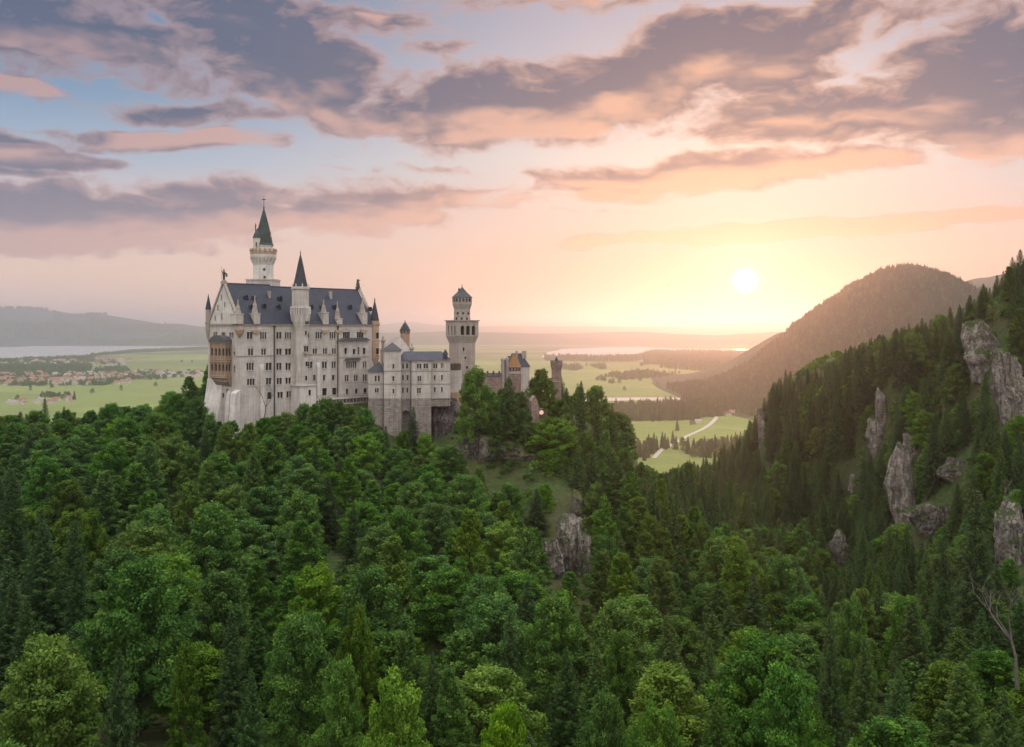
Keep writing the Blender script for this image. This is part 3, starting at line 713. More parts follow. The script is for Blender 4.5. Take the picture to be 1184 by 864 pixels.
for i, (px, py, wp, hp, mat, lab, Yr) in enumerate(ROCKS):
    Y = Yr or ray_hit(px, py+hp*.30) or 250
    if 380 < px < 550 and py < 560: Y = {514: 296, 402: 279, 440: 284}.get(px, Y)
    wx = wp/FP*Y*.95; wz = hp/FP*Y*1.05; wy = max(wx*.9, 7)
    o = link(rock_mesh('rock_outcrop', wx, wy, wz, 3+i*7, mat, .55), 'rock_outcrop')
    q = P(px, py, Y+wy*.12); o.location = q; o.rotation_euler = (R(-10), 0, 0)
    tag(o, lab, 'rock', 'rock faces showing through the forest'); rock_rects.append((px, py, wp, hp, Y)); rock_pts.append((q.x, q.y, wx/2+1))
# ------------------------------------------------------------------ where the trees stand
HK = {k: v['H'] for k, v in KINDS_T.items()}; WK = dict(beech=11.5, bright=9.5, maple=11, pyramid=8.6, spruce=7.8, fir=8.2)
TREES = []      # dict(x, y, z, kind, sxy, sz, var, rz)
grid_occ = {}
def near(x, y, d):
    ci, cj = int(x//8), int(y//8)
    for i in (-1, 0, 1):
        for j in (-1, 0, 1):
            for (a, b) in grid_occ.get((ci+i, cj+j), ()):
                if (a-x)**2+(b-y)**2 < d*d: return True
    return False
def add_tree(x, y, kind, sxy=1., sz=None, z=None, feat=False):
    z = gh(x, y)-.4 if z is None else z
    TREES.append(dict(x=x, y=y, z=z, k=kind, sx=sxy, sz=sz or sxy, v=random.randrange(len(KINDS_T[kind]['crowns'])), rz=random.uniform(0, 6.28), feat=feat))
    grid_occ.setdefault((int(x//8), int(y//8)), []).append((x, y))
FEAT = [  # px, py of the top, crown width px, height px (None: natural), kind, Y (None: where the ray meets the slope)
 (160,648,132,None,'beech',122),(52,738,120,None,'bright',100),(138,745,70,None,'spruce',98),(290,768,66,None,'spruce',98),
 (366,655,76,None,'bright',145),(346,712,92,None,'beech',112),(412,700,60,None,'maple',118),(456,780,84,None,'bright',97),(585,812,74,None,'bright',92),
 (655,745,66,None,'spruce',112),(718,730,58,None,'beech',118),(772,705,88,None,'fir',122),(905,768,88,None,'beech',100),(1160,790,100,None,'fir',92),
 (1112,760,104,None,'fir',104),(1128,560,92,None,'spruce',150),(828,622,64,None,'maple',190),(866,650,78,None,'maple',178),(905,645,60,None,'beech',180),
 (255,660,90,None,'beech',135),(268,700,66,None,'spruce',118),(215,735,60,None,'pyramid',108),(395,760,70,None,'beech',104),(520,765,66,None,'pyramid',104),(500,750,60,None,'spruce',106),
 (590,700,52,None,'spruce',125),(640,690,84,None,'beech',132),(560,665,80,None,'beech',145),(470,725,70,None,'pyramid',116),(820,735,60,None,'fir',118),(960,705,50,None,'spruce',128),
 (985,690,58,None,'beech',135),(1000,735,66,None,'fir',112),(1040,770,80,None,'spruce',102),(700,800,70,None,'beech',96),(760,815,66,None,'bright',92),(830,800,80,None,'fir',98),(15,545,70,None,'spruce',165),
 (50,600,80,None,'spruce',150),(90,640,60,None,'spruce',140),(10,640,80,None,'spruce',138),(105,590,60,None,'maple',165),(30,690,76,None,'spruce',124),
 (1180,690,60,None,'spruce',140),(1090,665,56,None,'spruce',160),(1050,690,60,None,'beech',150),(1135,700,60,None,'spruce',135),
 # close round the castle
 (549,426,44,104,'bright',262),(588,436,66,112,'fir',258),(626,428,46,70,'maple',275),(604,452,40,64,'fir',266),(566,452,44,70,'beech',266),(648,462,36,56,'maple',272),
 (672,440,26,80,'fir',280),(690,452,26,76,'fir',282),(708,470,26,72,'fir',280),(655,448,26,64,'fir',285),(700,496,34,80,'pyramid',262),(640,486,58,60,'bright',258),(610,500,30,34,'beech',262),
 (492,502,30,66,'bright',276),(515,518,40,48,'bright',268),(478,470,26,60,'spruce',278),(466,500,30,60,'maple',274),(446,492,26,62,'spruce',276),(432,486,28,66,'spruce',274),
 (352,467,36,56,'beech',262),(378,462,44,60,'beech',262),(404,467,40,60,'pyramid',264),(420,500,34,60,'spruce',262),(330,478,36,56,'maple',258),(305,484,34,54,'beech',254),(288,490,34,56,'maple',250),
 (262,492,34,60,'maple',252),(244,478,42,84,'pyramid',262),(226,462,40,60,'beech',272),(205,456,40,60,'beech',285),(190,468,34,50,'maple',285),(160,470,44,50,'beech',285),(128,468,40,54,'beech',288),
 (105,476,34,46,'beech',288),(52,460,24,70,'spruce',290),(74,470,20,56,'spruce',290),(30,478,20,50,'spruce',288),(96,482,18,50,'spruce',286),(12,482,26,50,'fir',286),(118,482,18,46,'spruce',286),
 (392,465,34,54,'beech',262),(345,492,40,50,'beech',250),(372,490,40,54,'pyramid',250),(398,494,40,54,'beech',249),(422,504,38,54,'bright',248),(330,500,38,50,'fir',247),(358,506,38,56,'bright',245),(422,472,34,54,'beech',268),(364,466,34,50,'pyramid',258),(436,500,34,50,'beech',262),(398,500,30,44,'bright',255),(455,520,34,50,'beech',258),(318,482,34,50,'beech',256),(607,474,26,50,'beech',258),(634,482,30,50,'maple',257),(655,476,34,70,'pyramid',262),(678,500,36,80,'maple',255),(703,528,38,80,'pyramid',248),(722,520,34,90,'maple',254),(745,552,36,80,'fir',240),
 (765,552,30,70,'pyramid',246),(690,560,44,80,'maple',232),(722,585,44,80,'pyramid',222),(752,598,44,80,'maple',216),(785,585,38,80,'pyramid',232),(812,605,40,80,'maple',222),(668,520,34,60,'fir',246),
 (630,560,26,60,'bright',236),(638,520,24,30,'bright',250),(700,620,50,80,'beech',205),(655,700,52,None,'pyramid',140),
 (590,560,40,60,'beech',232),(560,590,44,80,'beech',218),(600,600,38,60,'maple',222),
 (535,560,44,76,'pyramid',235),(497,575,44,100,'pyramid',222),(530,590,40,90,'pyramid',215),(456,560,40,70,'beech',228),(420,545,44,60,'beech',238),
]
for px, py, wp, hp, kind, Y in FEAT:
    w0 = wp/FP*Y/WK[kind]; x = (px-CX)/FP*Y; zt = CAMZ+(HY-py)/FP*Y; gz_ = gh(x, Y)
    Ht = (hp/FP*Y) if hp else max(zt-gz_, 8)
    z = zt-Ht if hp else gz_-.4
    sz = Ht/HK[kind] if hp else min(Ht/HK[kind], 1.9)
    if not hp and Ht/HK[kind] > 1.9: z = zt-HK[kind]*1.9
    add_tree(x, Y, kind, w0, sz, z, True)
# footprints kept free: castle
KEEP = [(-82,262,-30,312), (-62,286,-10,312), (-30,288,-2,330), (-5,285,30,330), (8,300,18,330)]
def free(x, y):
    for a, b, c, d in KEEP:
        if a < x < c and b < y < d: return False
    for a, b, r in rock_pts:
        if (a-x)**2+(b-y)**2 < r*r: return False
    return True
def pick(px, py, y, x):
    u = random.random()
    def ch(**k):
        s = 0; tot = sum(k.values())
        for a, b in k.items():
            s += b/tot
            if u <= s: return a
        return a
    cl = vnoise(x/26+3, y/26+9)
    if py < 600 and px > 745 and y > 225 or (px > 950 and y > 165): return ch(spruce=.56, fir=.26, pyramid=.07, maple=.07, bright=.04)
    if px < 120 and 540 < py < 780: return ch(spruce=.62, maple=.15, beech=.23)
    if px > 640 and py < 670: return ch(pyramid=.42, fir=.30, maple=.20, beech=.08)
    if px > 740: return ch(maple=.32, fir=.27, spruce=.20, beech=.16, pyramid=.05)
    if py > 735: return ch(spruce=.36, beech=.22, bright=.16, maple=.14, fir=.12)
    if cl > .74: return ch(spruce=.38, fir=.22, beech=.4)
    return ch(beech=.50, bright=.14, pyramid=.27, maple=.03, spruce=.06)
def rock_hidden(x, y, z, H, Wd):
    px, py = pix((x, y, z+H*.6)); pw = Wd/y*FP*.45
    for rx, ry, rw, rh, rY in rock_rects:
        if y < rY+2 and y > rY-120 and abs(px-rx) < rw*.30+pw*.55 and z+H > CAMZ+(HY-(ry+rh*.25))/FP*y and z+H*.3 < CAMZ+(HY-(ry-rh*.3))/FP*y: return True
    return False
y = 78.0
while y < 745:
    sp = 6.9 if y < 180 else 6.5
    hw = y*.60+38; x = -hw
    n = int(2*hw/sp); X = -hw+np.arange(n)*sp+rng.uniform(-sp*.42, sp*.42, n); Y = y+rng.uniform(-sp*.42, sp*.42, n); Z = ground(X, Y)
    if y > 215:   # the steep side of the gorge carries trees close together
        n2 = int((y*.60+38-y*.12)/3.9); X2 = y*.12+np.arange(n2)*3.9+rng.uniform(-1.6, 1.6, n2); Y2 = y+rng.uniform(-1.8, 1.8, n2)
        X = np.r_[X[X < y*.12], X2]; Y = np.r_[Y[:len(X)-n2], Y2]; Z = ground(X, Y)
    for xx, yy, zz in zip(X, Y, Z):
        if zz < 1.5 or xx < -320 or xx > 420 or yy < 80: continue
        if yy > 330 and xx < 20 and yy > 420: continue
        px, py = pix((xx, yy, zz+14))
        kind = pick(px, py, yy, xx)
        gs = px > 745 and yy > 215
        if near(xx, yy, (3.1 if gs else (5.6 if yy < 180 else 4.9)) if kind in ('spruce', 'fir', 'pyramid') else (4.2 if gs else (7.2 if yy < 180 else 6.7))): continue
        if not free(xx, yy): continue
        s = random.uniform(.92, 1.3) if yy < 180 else (random.uniform(.90, 1.25) if px < 745 else random.uniform(.78, 1.15))
        if kind == 'spruce': s *= .95
        if px > 745 and yy > 200: s *= 1.0
        sz = s*random.uniform(.74, 1.16)*((.98 if px > 745 and yy > 200 else .74) if kind in ('spruce', 'fir') else 1)
        if -95 < xx < 40 and 235 < yy < 300: s *= .85; sz *= (.85 if yy < 262 else .62)         # low growth just under the walls
        if rock_hidden(xx, yy, zz, HK[kind]*sz, WK[kind]*s):
            if random.random() < .6: continue
            s *= .4; sz *= .4; kind = random.choice(('beech', 'fir', 'pyramid'))
        # bare grassy nose of the spur
        if 600 < px < 668 and 505 < py+14/yy*FP < 600 and 225 < yy < 262 and random.random() < .72: continue
        # nothing may rise in front of the sky line or the castle walls
        top = CAMZ+(HY-440)/FP*yy
        if yy < 300 and px < 760 and zz+HK[kind]*sz > top: sz = max(.4, (top-zz)/HK[kind]); s = min(s, sz*1.3)
        add_tree(xx, yy, kind, s, sz, zz-.4)
    y += sp*.94*(.68 if y > 215 else 1)
print('trees', len(TREES))
# trees must not cover the castle's walls: lower the ones that would
LIM = [(232,496),(246,478),(277,488),(300,482),(345,470),(430,474),(442,492),(470,500),(474,520),(500,520),(524,500)]
lx = [a for a, b in LIM]; ly = [b for a, b in LIM]
for tr in TREES:
    if tr['feat']: continue
    H = HK[tr['k']]*tr['sz']; px, py = pix((tr['x'], tr['y'], tr['z']+H)); hwp = WK[tr['k']]*tr['sx']*.35/tr['y']*FP
    if px+hwp > 236 and px-hwp < 524 and tr['y'] < 296:
        lim = max(np.interp([px-hwp, px, px+hwp], lx, ly))
        if py < lim:
            newH = CAMZ+(HY-lim)/FP*tr['y']-tr['z']
            if newH < 2.5: tr['drop'] = True
            else: k = newH/H; tr['sz'] *= k; tr['sx'] *= max(k, .45)
SKY1 = [(-200,474),(0,478),(60,474),(120,474),(175,468),(236,464),(250,480),(262,494)]
SKY2 = [(530,440),(545,432),(600,440),(640,450),(668,452),(700,478),(735,530),(780,562),(810,588),(850,615),(900,640),(960,665),(1000,690)]
SKY3 = [(740,552),(770,546),(800,528),(850,508),(872,470),(880,438),(905,428),(940,425),(985,400),(1055,374),(1110,350),(1184,284),(1300,220),(1500,180)]
def clampto(tr, S, jit):
    H = HK[tr['k']]*tr['sz']; px, py = pix((tr['x'], tr['y'], tr['z']+H)); lim = np.interp(px, [a for a, b in S], [b for a, b in S])+jit
    if py < lim:
        newH = CAMZ+(HY-lim)/FP*tr['y']-tr['z']
        if newH < 3.5: tr['drop'] = True
        else: k = newH/H; tr['sz'] *= k; tr['sx'] *= max(k, .6)
for tr in TREES:
    if tr['feat']: continue
    px, py = pix((tr['x'], tr['y'], tr['z']+8)); j = random.uniform(-2, 14)
    if 400 < px < 640 and tr['y'] > 296: clampto(tr, [(0, 446), (1200, 446)], j)
    if px < 262 and tr['y'] < 345: clampto(tr, SKY1, j)
    elif 525 < px < 960 and tr['y'] < 330 and not (px > 760 and tr['y'] > 250): clampto(tr, SKY2, j)
    elif px > 735 and tr['y'] >= 225: clampto(tr, SKY3, j)
TREES = [t_ for t_ in TREES if not t_.get('drop')]
# visibility on a coarse raster, near to far
RW, RH, RS = 592, 432, 2.0
occ = np.zeros((RH, RW), bool)
for tr in sorted(TREES, key=lambda q: q['y']):
    H = HK[tr['k']]*tr['sz']; Wd = WK[tr['k']]*tr['sx']; y = tr['y']
    cx, ct = pix((tr['x'], y, tr['z']+H)); _, cb = pix((tr['x'], y, tr['z']+H*.15)); hw = Wd/2/y*FP*.85
    x0, x1 = int((cx-hw)/RS), int((cx+hw)/RS)+1; y0, y1 = int(ct/RS), int(cb/RS)+1
    xa, xb, ya, yb = max(x0, 0), min(x1, RW), max(y0, 0), min(y1, RH); tr['vis'] = 0; tr['c'] = (cx, (ct*.6+cb*.4), ct)
    if xa >= xb or ya >= yb: continue
    gx_, gy_ = np.meshgrid(np.arange(xa, xb)+.5, np.arange(ya, yb)+.5)
    u = (gx_*RS-cx)/hw; v = (gy_*RS-ct)/max(cb-ct, 1)
    if tr['k'] in ('spruce', 'fir', 'pyramid'): ins = (np.abs(u) < v*1.0+.05) & (v < 1)
    else: ins = (u*u + ((v-.5)/.5)**2) < 1
    sub = occ[ya:yb, xa:xb]; new = ins & ~sub; tr['vis'] = int(new.sum())*4; sub |= ins
# ------------------------------------------------------------------ individual trees with names, labels and parts
by = {}
for tr in TREES: by.setdefault(KINDS_T[tr['k']]['name'], []).append(tr)
indiv = []
for nm, lst in by.items():
    vis = sorted([q for q in lst if q['vis'] >= 24], key=lambda q: -q['vis'])[:290]
    indiv += vis
    for q in vis: q['ind'] = True
print({n: (len(l), sum(1 for q in l if q.get('ind'))) for n, l in by.items()})
LOOK = dict(beech='round green', bright='bright green', maple='olive green', pyramid='pointed leafy', spruce='dark spruce', fir='green fir')
NUM = ['first','second','third','fourth','fifth','sixth','seventh','eighth','ninth','tenth','eleventh','twelfth']
CNT = ['one','two','three','four','five','six','seven','eight','nine','ten','eleven','twelve']
def zone(q):
    px, py, _ = q['c']; y = q['y']
    far = y > 230 and px > 745 or (px > 950 and y > 165) or (px > 1060 and y > 130)
    if far:
        c = ['low nose','lower flank','middle','upper part'][min(3, int((px-745)/115))]; r = 'top' if py < 430 else ('upper band' if py < 500 else ('lower band' if py < 600 else 'foot'))
        return f'gorge side {r} {c}'
    if 530 < px < 745 and py < 520: return 'spur beside gatehouse'
    if px >= 600 and py < 640: return 'spur right flank' + (' crest' if py < 570 else ' foot')
    if py < 520: return 'left skyline' if px < 236 else ('under castle hall' if px < 440 else 'under castle wing')
    rows = [(560, 'row below the castle'), (605, 'upper slope'), (650, 'middle slope'), (700, 'lower slope'), (760, 'row above bottom'), (9999, 'bottom row')]
    r = next(b for a, b in rows if py < a)
    cols = [(110, 'far left'), (230, 'left'), (350, 'centre left'), (470, 'inner left'), (590, 'centre'), (720, 'inner right'), (860, 'centre right'), (1000, 'right'), (9999, 'far right')]
    return f'{r} ' + next(b for a, b in cols if px < a)
cells = {}
for q in indiv: cells.setdefault((zone(q), q['k']), []).append(q)
for (z, k), lst in cells.items():
    lst.sort(key=lambda q: q['c'][0]); n = len(lst)
    for i, q in enumerate(lst):
        if n == 1: q['label'] = f'only {LOOK[k]} tree in forest {z}'
        elif n <= 9: q['label'] = f'{LOOK[k]} tree, {NUM[i]} from left of {CNT[n-1]}, {z}'
        else:
            m_ = (n+2)//3; part = ['left end', 'middle', 'right end'][min(2, i//m_)]
            sub = [j for j in range(n) if min(2, j//m_) == min(2, i//m_)]; ii = sub.index(i)
            q['label'] = f'{LOOK[k]} tree, {NUM[min(ii,11)]} in {part} of row, {z}'
        q['n'] = n
first_crown = {}
for q in indiv:
    kd = KINDS_T[q['k']]; nm = kd['name']
    e = empty(nm, (q['x'], q['y'], q['z']), q['rz']); e.scale = (q['sx'], q['sx'], q['sz'])
    tag(e, q['label'], 'tree', {'broadleaf_tree': 'broadleaf trees of the forest', 'pointed_tree': 'pointed leafy trees of the forest', 'spruce_tree': 'spruces of the forest', 'fir_tree': 'firs of the forest'}[nm])
    c = link(kd['crowns'][q['v']], 'crown', e); link(kd['trunks'][q['v']], 'trunk', e)
    first_crown.setdefault((q['k'], q['v']), c)
# ------------------------------------------------------------------ the rest of the forest as one mass per kind
def scatter(name, pts, sources, label, cat, mat=None):
    """pts: list of (x, y, z, rz, sx, sz); every point carries one source, picked at random"""
    me = bpy.data.meshes.new(name); me.vertices.add(len(pts)); a = np.array(pts, np.float32)
    me.vertices.foreach_set('co', a[:, :3].ravel())
    at = me.attributes.new('rz', 'FLOAT_VECTOR', 'POINT'); at.data.foreach_set('vector', np.c_[np.zeros(len(a)), np.zeros(len(a)), a[:, 3]].astype(np.float32).ravel())
    at = me.attributes.new('sc', 'FLOAT_VECTOR', 'POINT'); at.data.foreach_set('vector', np.c_[a[:, 4], a[:, 4], a[:, 5]].astype(np.float32).ravel())
    o = link(me, name); tag(o, label, cat, kind='stuff')
    gt = bpy.data.node_groups.new(name, 'GeometryNodeTree'); gt.interface.new_socket('Geometry', in_out='INPUT', socket_type='NodeSocketGeometry'); gt.interface.new_socket('Geometry', in_out='OUTPUT', socket_type='NodeSocketGeometry')
    N, L = gt.nodes, gt.links; i_ = N.new('NodeGroupInput'); o_ = N.new('NodeGroupOutput')
    jn = N.new('GeometryNodeJoinGeometry')
    for s in sources:
        ob = N.new('GeometryNodeObjectInfo'); ob.inputs['Object'].default_value = s; ob.inputs['As Instance'].default_value = True; ob.transform_space = 'ORIGINAL'
        L.new(ob.outputs['Geometry'], jn.inputs[0])
    ip = N.new('GeometryNodeInstanceOnPoints'); ip.inputs['Pick Instance'].default_value = True
    rv_ = N.new('FunctionNodeRandomValue'); rv_.data_type = 'INT'; rv_.inputs['Min'].default_value = 0 if False else rv_.inputs['Min'].default_value
    for s_ in rv_.inputs:
        if s_.type == 'INT' and s_.name == 'Min': s_.default_value = 0
        if s_.type == 'INT' and s_.name == 'Max': s_.default_value = max(len(sources)-1, 0)
    ix = [q for q in rv_.outputs if q.type == 'INT'][0]; L.new(ix, ip.inputs['Instance Index'])
    for an, sock in (('rz', 'Rotation'), ('sc', 'Scale')):
        na = N.new('GeometryNodeInputNamedAttribute'); na.data_type = 'FLOAT_VECTOR'; na.inputs['Name'].default_value = an
        L.new([q for q in na.outputs if q.type == 'VECTOR'][0], ip.inputs[sock])
    L.new(i_.outputs[0], ip.inputs['Points']); L.new(jn.outputs[0], ip.inputs['Instance'])
    L.new(ip.outputs[0], o_.inputs[0])
    md = o.modifiers.new('scatter', 'NODES'); md.node_group = gt; return o
for k, kd in KINDS_T.items():
    rest = [(q['x'], q['y'], q['z'], q['rz'], q['sx'], q['sz']) for q in TREES if q['k'] == k and not q.get('ind')]
    src = [c for (kk, v), c in first_crown.items() if kk == k]
    if rest and src: scatter({'beech':'broadleaf_forest','bright':'young_forest','maple':'olive_forest','pyramid':'pointed_forest','spruce':'spruce_forest','fir':'fir_forest'}[k], rest, src,
        f'remaining {LOOK[k]} trees massed between the others on the slopes', 'forest')
# undergrowth: low leafy bushes on open ground
bush_me = [broadleaf_crown('bush_leaves', 200+i, 2.6, 1.9, .0, 'round', 16, 120, ('beech_leaf', 'maple_leaf', 'beech_leaf_bright')[i], .32) for i in range(3)]
FIRSTB = []
for i, (px, py) in enumerate(((612,560),(636,548),(622,590))):
    Y = ray_hit(px, py) or 245; x = (px-CX)/FP*Y
    b = link(bush_me[i], 'bush'); b.location = (x, Y, gh(x, Y)-.2)
    tag(b, ['low round green bush on the grassy nose, left of three', 'olive bush highest on the grassy nose of the spur', 'bright low bush lowest on the grassy nose of the spur'][i], 'bush', 'bushes on the grassy nose'); FIRSTB.append(b)
bp = []
for _ in range(5000):
    y = 85+(rng.random()**.7)*520; x = (rng.random()*2-1)*(y*.56+15)
    bp.append((x, y))
for _ in range(14000):
    y = 215+rng.random()*380; bp.append((y*(.14+.45*rng.random()), y))
bp = np.array(bp); bz = ground(bp[:, 0], bp[:, 1]); pts = []
for (x, y), z in zip(bp, bz):
    if z < 3 or not free(x, y) or near(x, y, 1.6): continue
    s = random.uniform(.5, 1.2); pts.append((x, y, z-.2, random.uniform(0, 6.28), s, s*random.uniform(.6, 1.1)))
scatter('undergrowth', pts, FIRSTB, 'low leafy undergrowth on the forest floor between the trees', 'undergrowth')
# ------------------------------------------------------------------ buildings of the castle
class Bld:
    def __init__(s, name, label, cat, px, Y, theta, zb):
        s.th = R(theta); s.O = Vector(((px-CX)/FP*Y, Y, 0)); s.U = Vector((math.cos(s.th), math.sin(s.th), 0)); s.V = Vector((-math.sin(s.th), math.cos(s.th), 0))
        s.zb = zb; s.e = empty(name, (s.O.x, s.O.y, zb), s.th); tag(s.e, label, cat)
    def hit(s, px, py, n, c):          # ray through a pixel with the local plane n.p = c
        d = Vector(((px-CX)/FP, 1, (HY-py)/FP)); nw = s.U*n[0]+s.V*n[1]+Vector((0, 0, n[2]))
        o = Vector((0, 0, CAMZ)) - Vector((s.O.x, s.O.y, s.zb)); k = (c-nw.dot(o))/nw.dot(d); q = o+d*k
        return q.dot(s.U), q.dot(s.V), q.z
    def f(s, px, py, v=0.0): q = s.hit(px, py, (0, 1, 0), v); return q[0], q[2]
    def g(s, px, py, u=0.0): q = s.hit(px, py, (1, 0, 0), u); return q[1], q[2]
    def Yof(s, u, v): return (s.O+s.U*u+s.V*v).y
    def zat(s, py, u, v): return CAMZ+(HY-py)/FP*s.Yof(u, v)-s.zb
    def pxat(s, u, v): p = s.O+s.U*u+s.V*v; return CX+p.x/p.y*FP
def wall(mb, org, U, N, u0, u1, z0, z1, ops=(), depth=.45):
    """a wall plane with real recessed openings; ops: (uc, zc, w, h, arched)"""
    org, U, N = Vector(org), Vector(U), Vector(N); Z = Vector((0, 0, 1))
    pt = lambda u, z, d=0: org+U*u+Z*z-N*d
    ops = [(a-w/2, a+w/2, b-h/2, b+h/2, ar) for a, b, w, h, ar in ops if a-w/2 > u0 and a+w/2 < u1 and b-h/2 > z0 and b+h/2 < z1]
    us = sorted({round(x, 4) for o in ops for x in o[:2]} | {round(u0, 4), round(u1, 4)}); zs = sorted({round(x, 4) for o in ops for x in o[2:4]} | {round(z0, 4), round(z1, 4)})
    for i in range(len(us)-1):
        uc = (us[i]+us[i+1])/2
        if us[i+1]-us[i] < 2e-4: continue
        run = None
        for j in range(len(zs)-1):
            zc = (zs[j]+zs[j+1])/2
            hole = any(o[0] < uc < o[1] and o[2] < zc < o[3] for o in ops)
            if not hole and run is None: run = zs[j]
            if hole and run is not None: mb.face([pt(us[i], run), pt(us[i+1], run), pt(us[i+1], zs[j]), pt(us[i], zs[j])]); run = None
        if run is not None: mb.face([pt(us[i], run), pt(us[i+1], run), pt(us[i+1], z1), pt(us[i], z1)])
    for a, b, c, d, ar in ops:
        mb.face([pt(a, c), pt(b, c), pt(b, c, depth), pt(a, c, depth)]); mb.face([pt(a, d), pt(b, d), pt(b, d, depth), pt(a, d, depth)])
        mb.face([pt(a, c), pt(a, d), pt(a, d, depth), pt(a, c, depth)]); mb.face([pt(b, c), pt(b, d), pt(b, d, depth), pt(b, c, depth)])
        if ar:
            r = (b-a)/2; m_ = (a+b)/2; n = 5
            for sg in (-1, 1):
                arc = [(m_+sg*r*math.cos(t_), d-r+r*math.sin(t_)) for t_ in [math.pi/2*k/n for k in range(n+1)]]
                cor = (m_+sg*r, d)
                for p, q in zip(arc, arc[1:]): mb.face([pt(*cor, .02), pt(*p, .02), pt(*q, .02)]); mb.face([pt(*p, .02), pt(*q, .02), pt(*q, depth), pt(*p, depth)])
def window(parent, org, U, N, uc, zc, w, h, n=1, arch=True, depth=.42, hood=True, pane='window_dark', name='window', sill=True):
    """adds a window part with its pane(s); returns the wall openings it needs"""
    org, U, N = Vector(org), Vector(U), Vector(N); Z = Vector((0, 0, 1)); ops = []
    mull = .17 if n > 1 else 0; lw = (w-mull*(n-1))/n
    fr = MB(); pn = MB(); pt = lambda u, z, d=0: org+U*u+Z*z+N*d
    def bar(u0, u1, z0, z1, d0, d1):
        a = [pt(u0,z0,d0),pt(u1,z0,d0),pt(u1,z1,d0),pt(u0,z1,d0)]; b = [pt(u0,z0,d1),pt(u1,z0,d1),pt(u1,z1,d1),pt(u0,z1,d1)]
        fr.face(b); 
        for i in range(4): j = (i+1) % 4; fr.face([a[i], a[j], b[j], b[i]])
    z0, z1 = zc-h/2, zc+h/2
    for i in range(n):
        c = uc-w/2+lw/2+i*(lw+mull); ops.append((c, zc, lw, h, arch))
        pn.face([pt(c-lw/2, z0, -depth+.02), pt(c+lw/2, z0, -depth+.02), pt(c+lw/2, z1, -depth+.02), pt(c-lw/2, z1, -depth+.02)])
    if sill: bar(uc-w/2-.15, uc+w/2+.15, z0-.22, z0-.03, .004, .16)
    if hood:
        if arch and n > 1 or hood == 2:
            r = w/2+.22; k = 8; zc2 = z1-min(w/2, .5)*.5
            for i in range(k):
                a0, a1 = math.pi*i/k, math.pi*(i+1)/k
                P0 = [(math.cos(a)*rr, math.sin(a)*rr*.8) for rr in (r, r+.16) for a in (a0, a1)]
                q = [pt(uc+x, zc2+y, .09) for x, y in (P0[0], P0[1], P0[3], P0[2])]; fr.face(q)
                q2 = [pt(uc+x, zc2+y, .004) for x, y in (P0[0], P0[1], P0[3], P0[2])]
                for a_, b_ in ((0, 1), (1, 2), (2, 3), (3, 0)): fr.face([q[a_], q[b_], q2[b_], q2[a_]])
        else: bar(uc-w/2-.1, uc+w/2+.1, z1+.04, z1+.18, .004, .10)
    if not fr.f: bar(uc-w/2, uc+w/2, z0-.12, z0-.02, .004, .08)
    wo = fr.build(name, MAT['trim_stone'], parent); pn.build('pane', MAT[pane], wo)
    return ops
X3, Y3 = Vector((1, 0, 0)), Vector((0, 1, 0))

# ---- the tall main building
PB = Bld('castle_hall', 'tall pale castle hall with steep blue slate roof and rows of paired windows', 'building', 277, 270, 48, 148)
L = PB.f(434.5, 400)[0]; W = PB.g(240.5, 400)[0]; ZE = PB.f(277, 374.2)[1]; ZR = PB.zat(327.5, 0, W/2)
print('palas L W eaves ridge', L, W, ZE, ZR)
e = PB.e; wb = MB(); OF, NF = (0, 0, 0), (0, -1, 0)
WINS = [ # px, py, width px, height px, lights, arch, hood
 (288.9,388.1,6.6,7.8,2,0,1),(304.5,388.1,7.2,8.2,3,1,1),(322.7,388.1,6,7.6,2,0,1),(333.2,388.1,7.2,7.8,3,1,1),
 (290,407,6,8.2,2,1,2),(304.9,406.9,5.2,7.4,2,1,2),(322.7,406.9,6,7.2,2,0,1),(333.2,406.9,6.8,7.2,2,0,1),
 (289.3,423.8,8.4,8.8,3,1,2),(310.8,423.9,6.6,8.6,2,0,1),(322.7,423.9,6,8,2,0,1),(333.2,423.9,6,8,2,0,1),
 (290.2,441.8,8.6,7.4,3,0,1),(310.8,441,6,7.6,2,0,1),(323,440.8,6,7,2,0,1),(333.4,440.4,6,7,2,0,1),
 (311.6,457.4,5.2,8.4,1,1,2),(324,457,6.2,7,2,0,1),(334.4,456.2,6.2,7.2,2,0,1),
 (356,388,2.6,6,1,1,1),(368.6,387.8,7.4,7.8,3,1,1),(384.6,387.8,7,7.8,3,1,1),
 (364.2,406.4,5,6.8,2,1,1),(375.8,406.2,4.8,6.8,2,1,1),(386.3,406,4.6,6.8,2,1,1),
 (358.4,421.9,5.8,8,2,1,1),(375.3,421.9,5.6,8,2,1,2),(386,421.8,5,7.8,2,1,1),
 (363.6,437,2.6,6.4,1,0,1),(374.9,437,2.6,6.4,1,0,1),(385.4,436.8,2.8,6.2,1,0,1),
 (363.9,453.4,5.6,6.8,1,0,1),(375.4,453.2,5.4,8.4,1,0,1),(386.8,452.6,5,8,1,0,1)]
ops = []
for px, py, wp, hp, n, ar, hd in WINS:
    u, z = PB.f(px, py); uw = PB.f(px+wp/2, py)[0]-PB.f(px-wp/2, py)[0]; hh = hp/FP*PB.Yof(u, 0)
    ops += window(e, OF, X3, NF, u, z, uw, hh, n, bool(ar), hood=hd)
wall(wb, OF, X3, NF, 0, L, 0, ZE, ops)
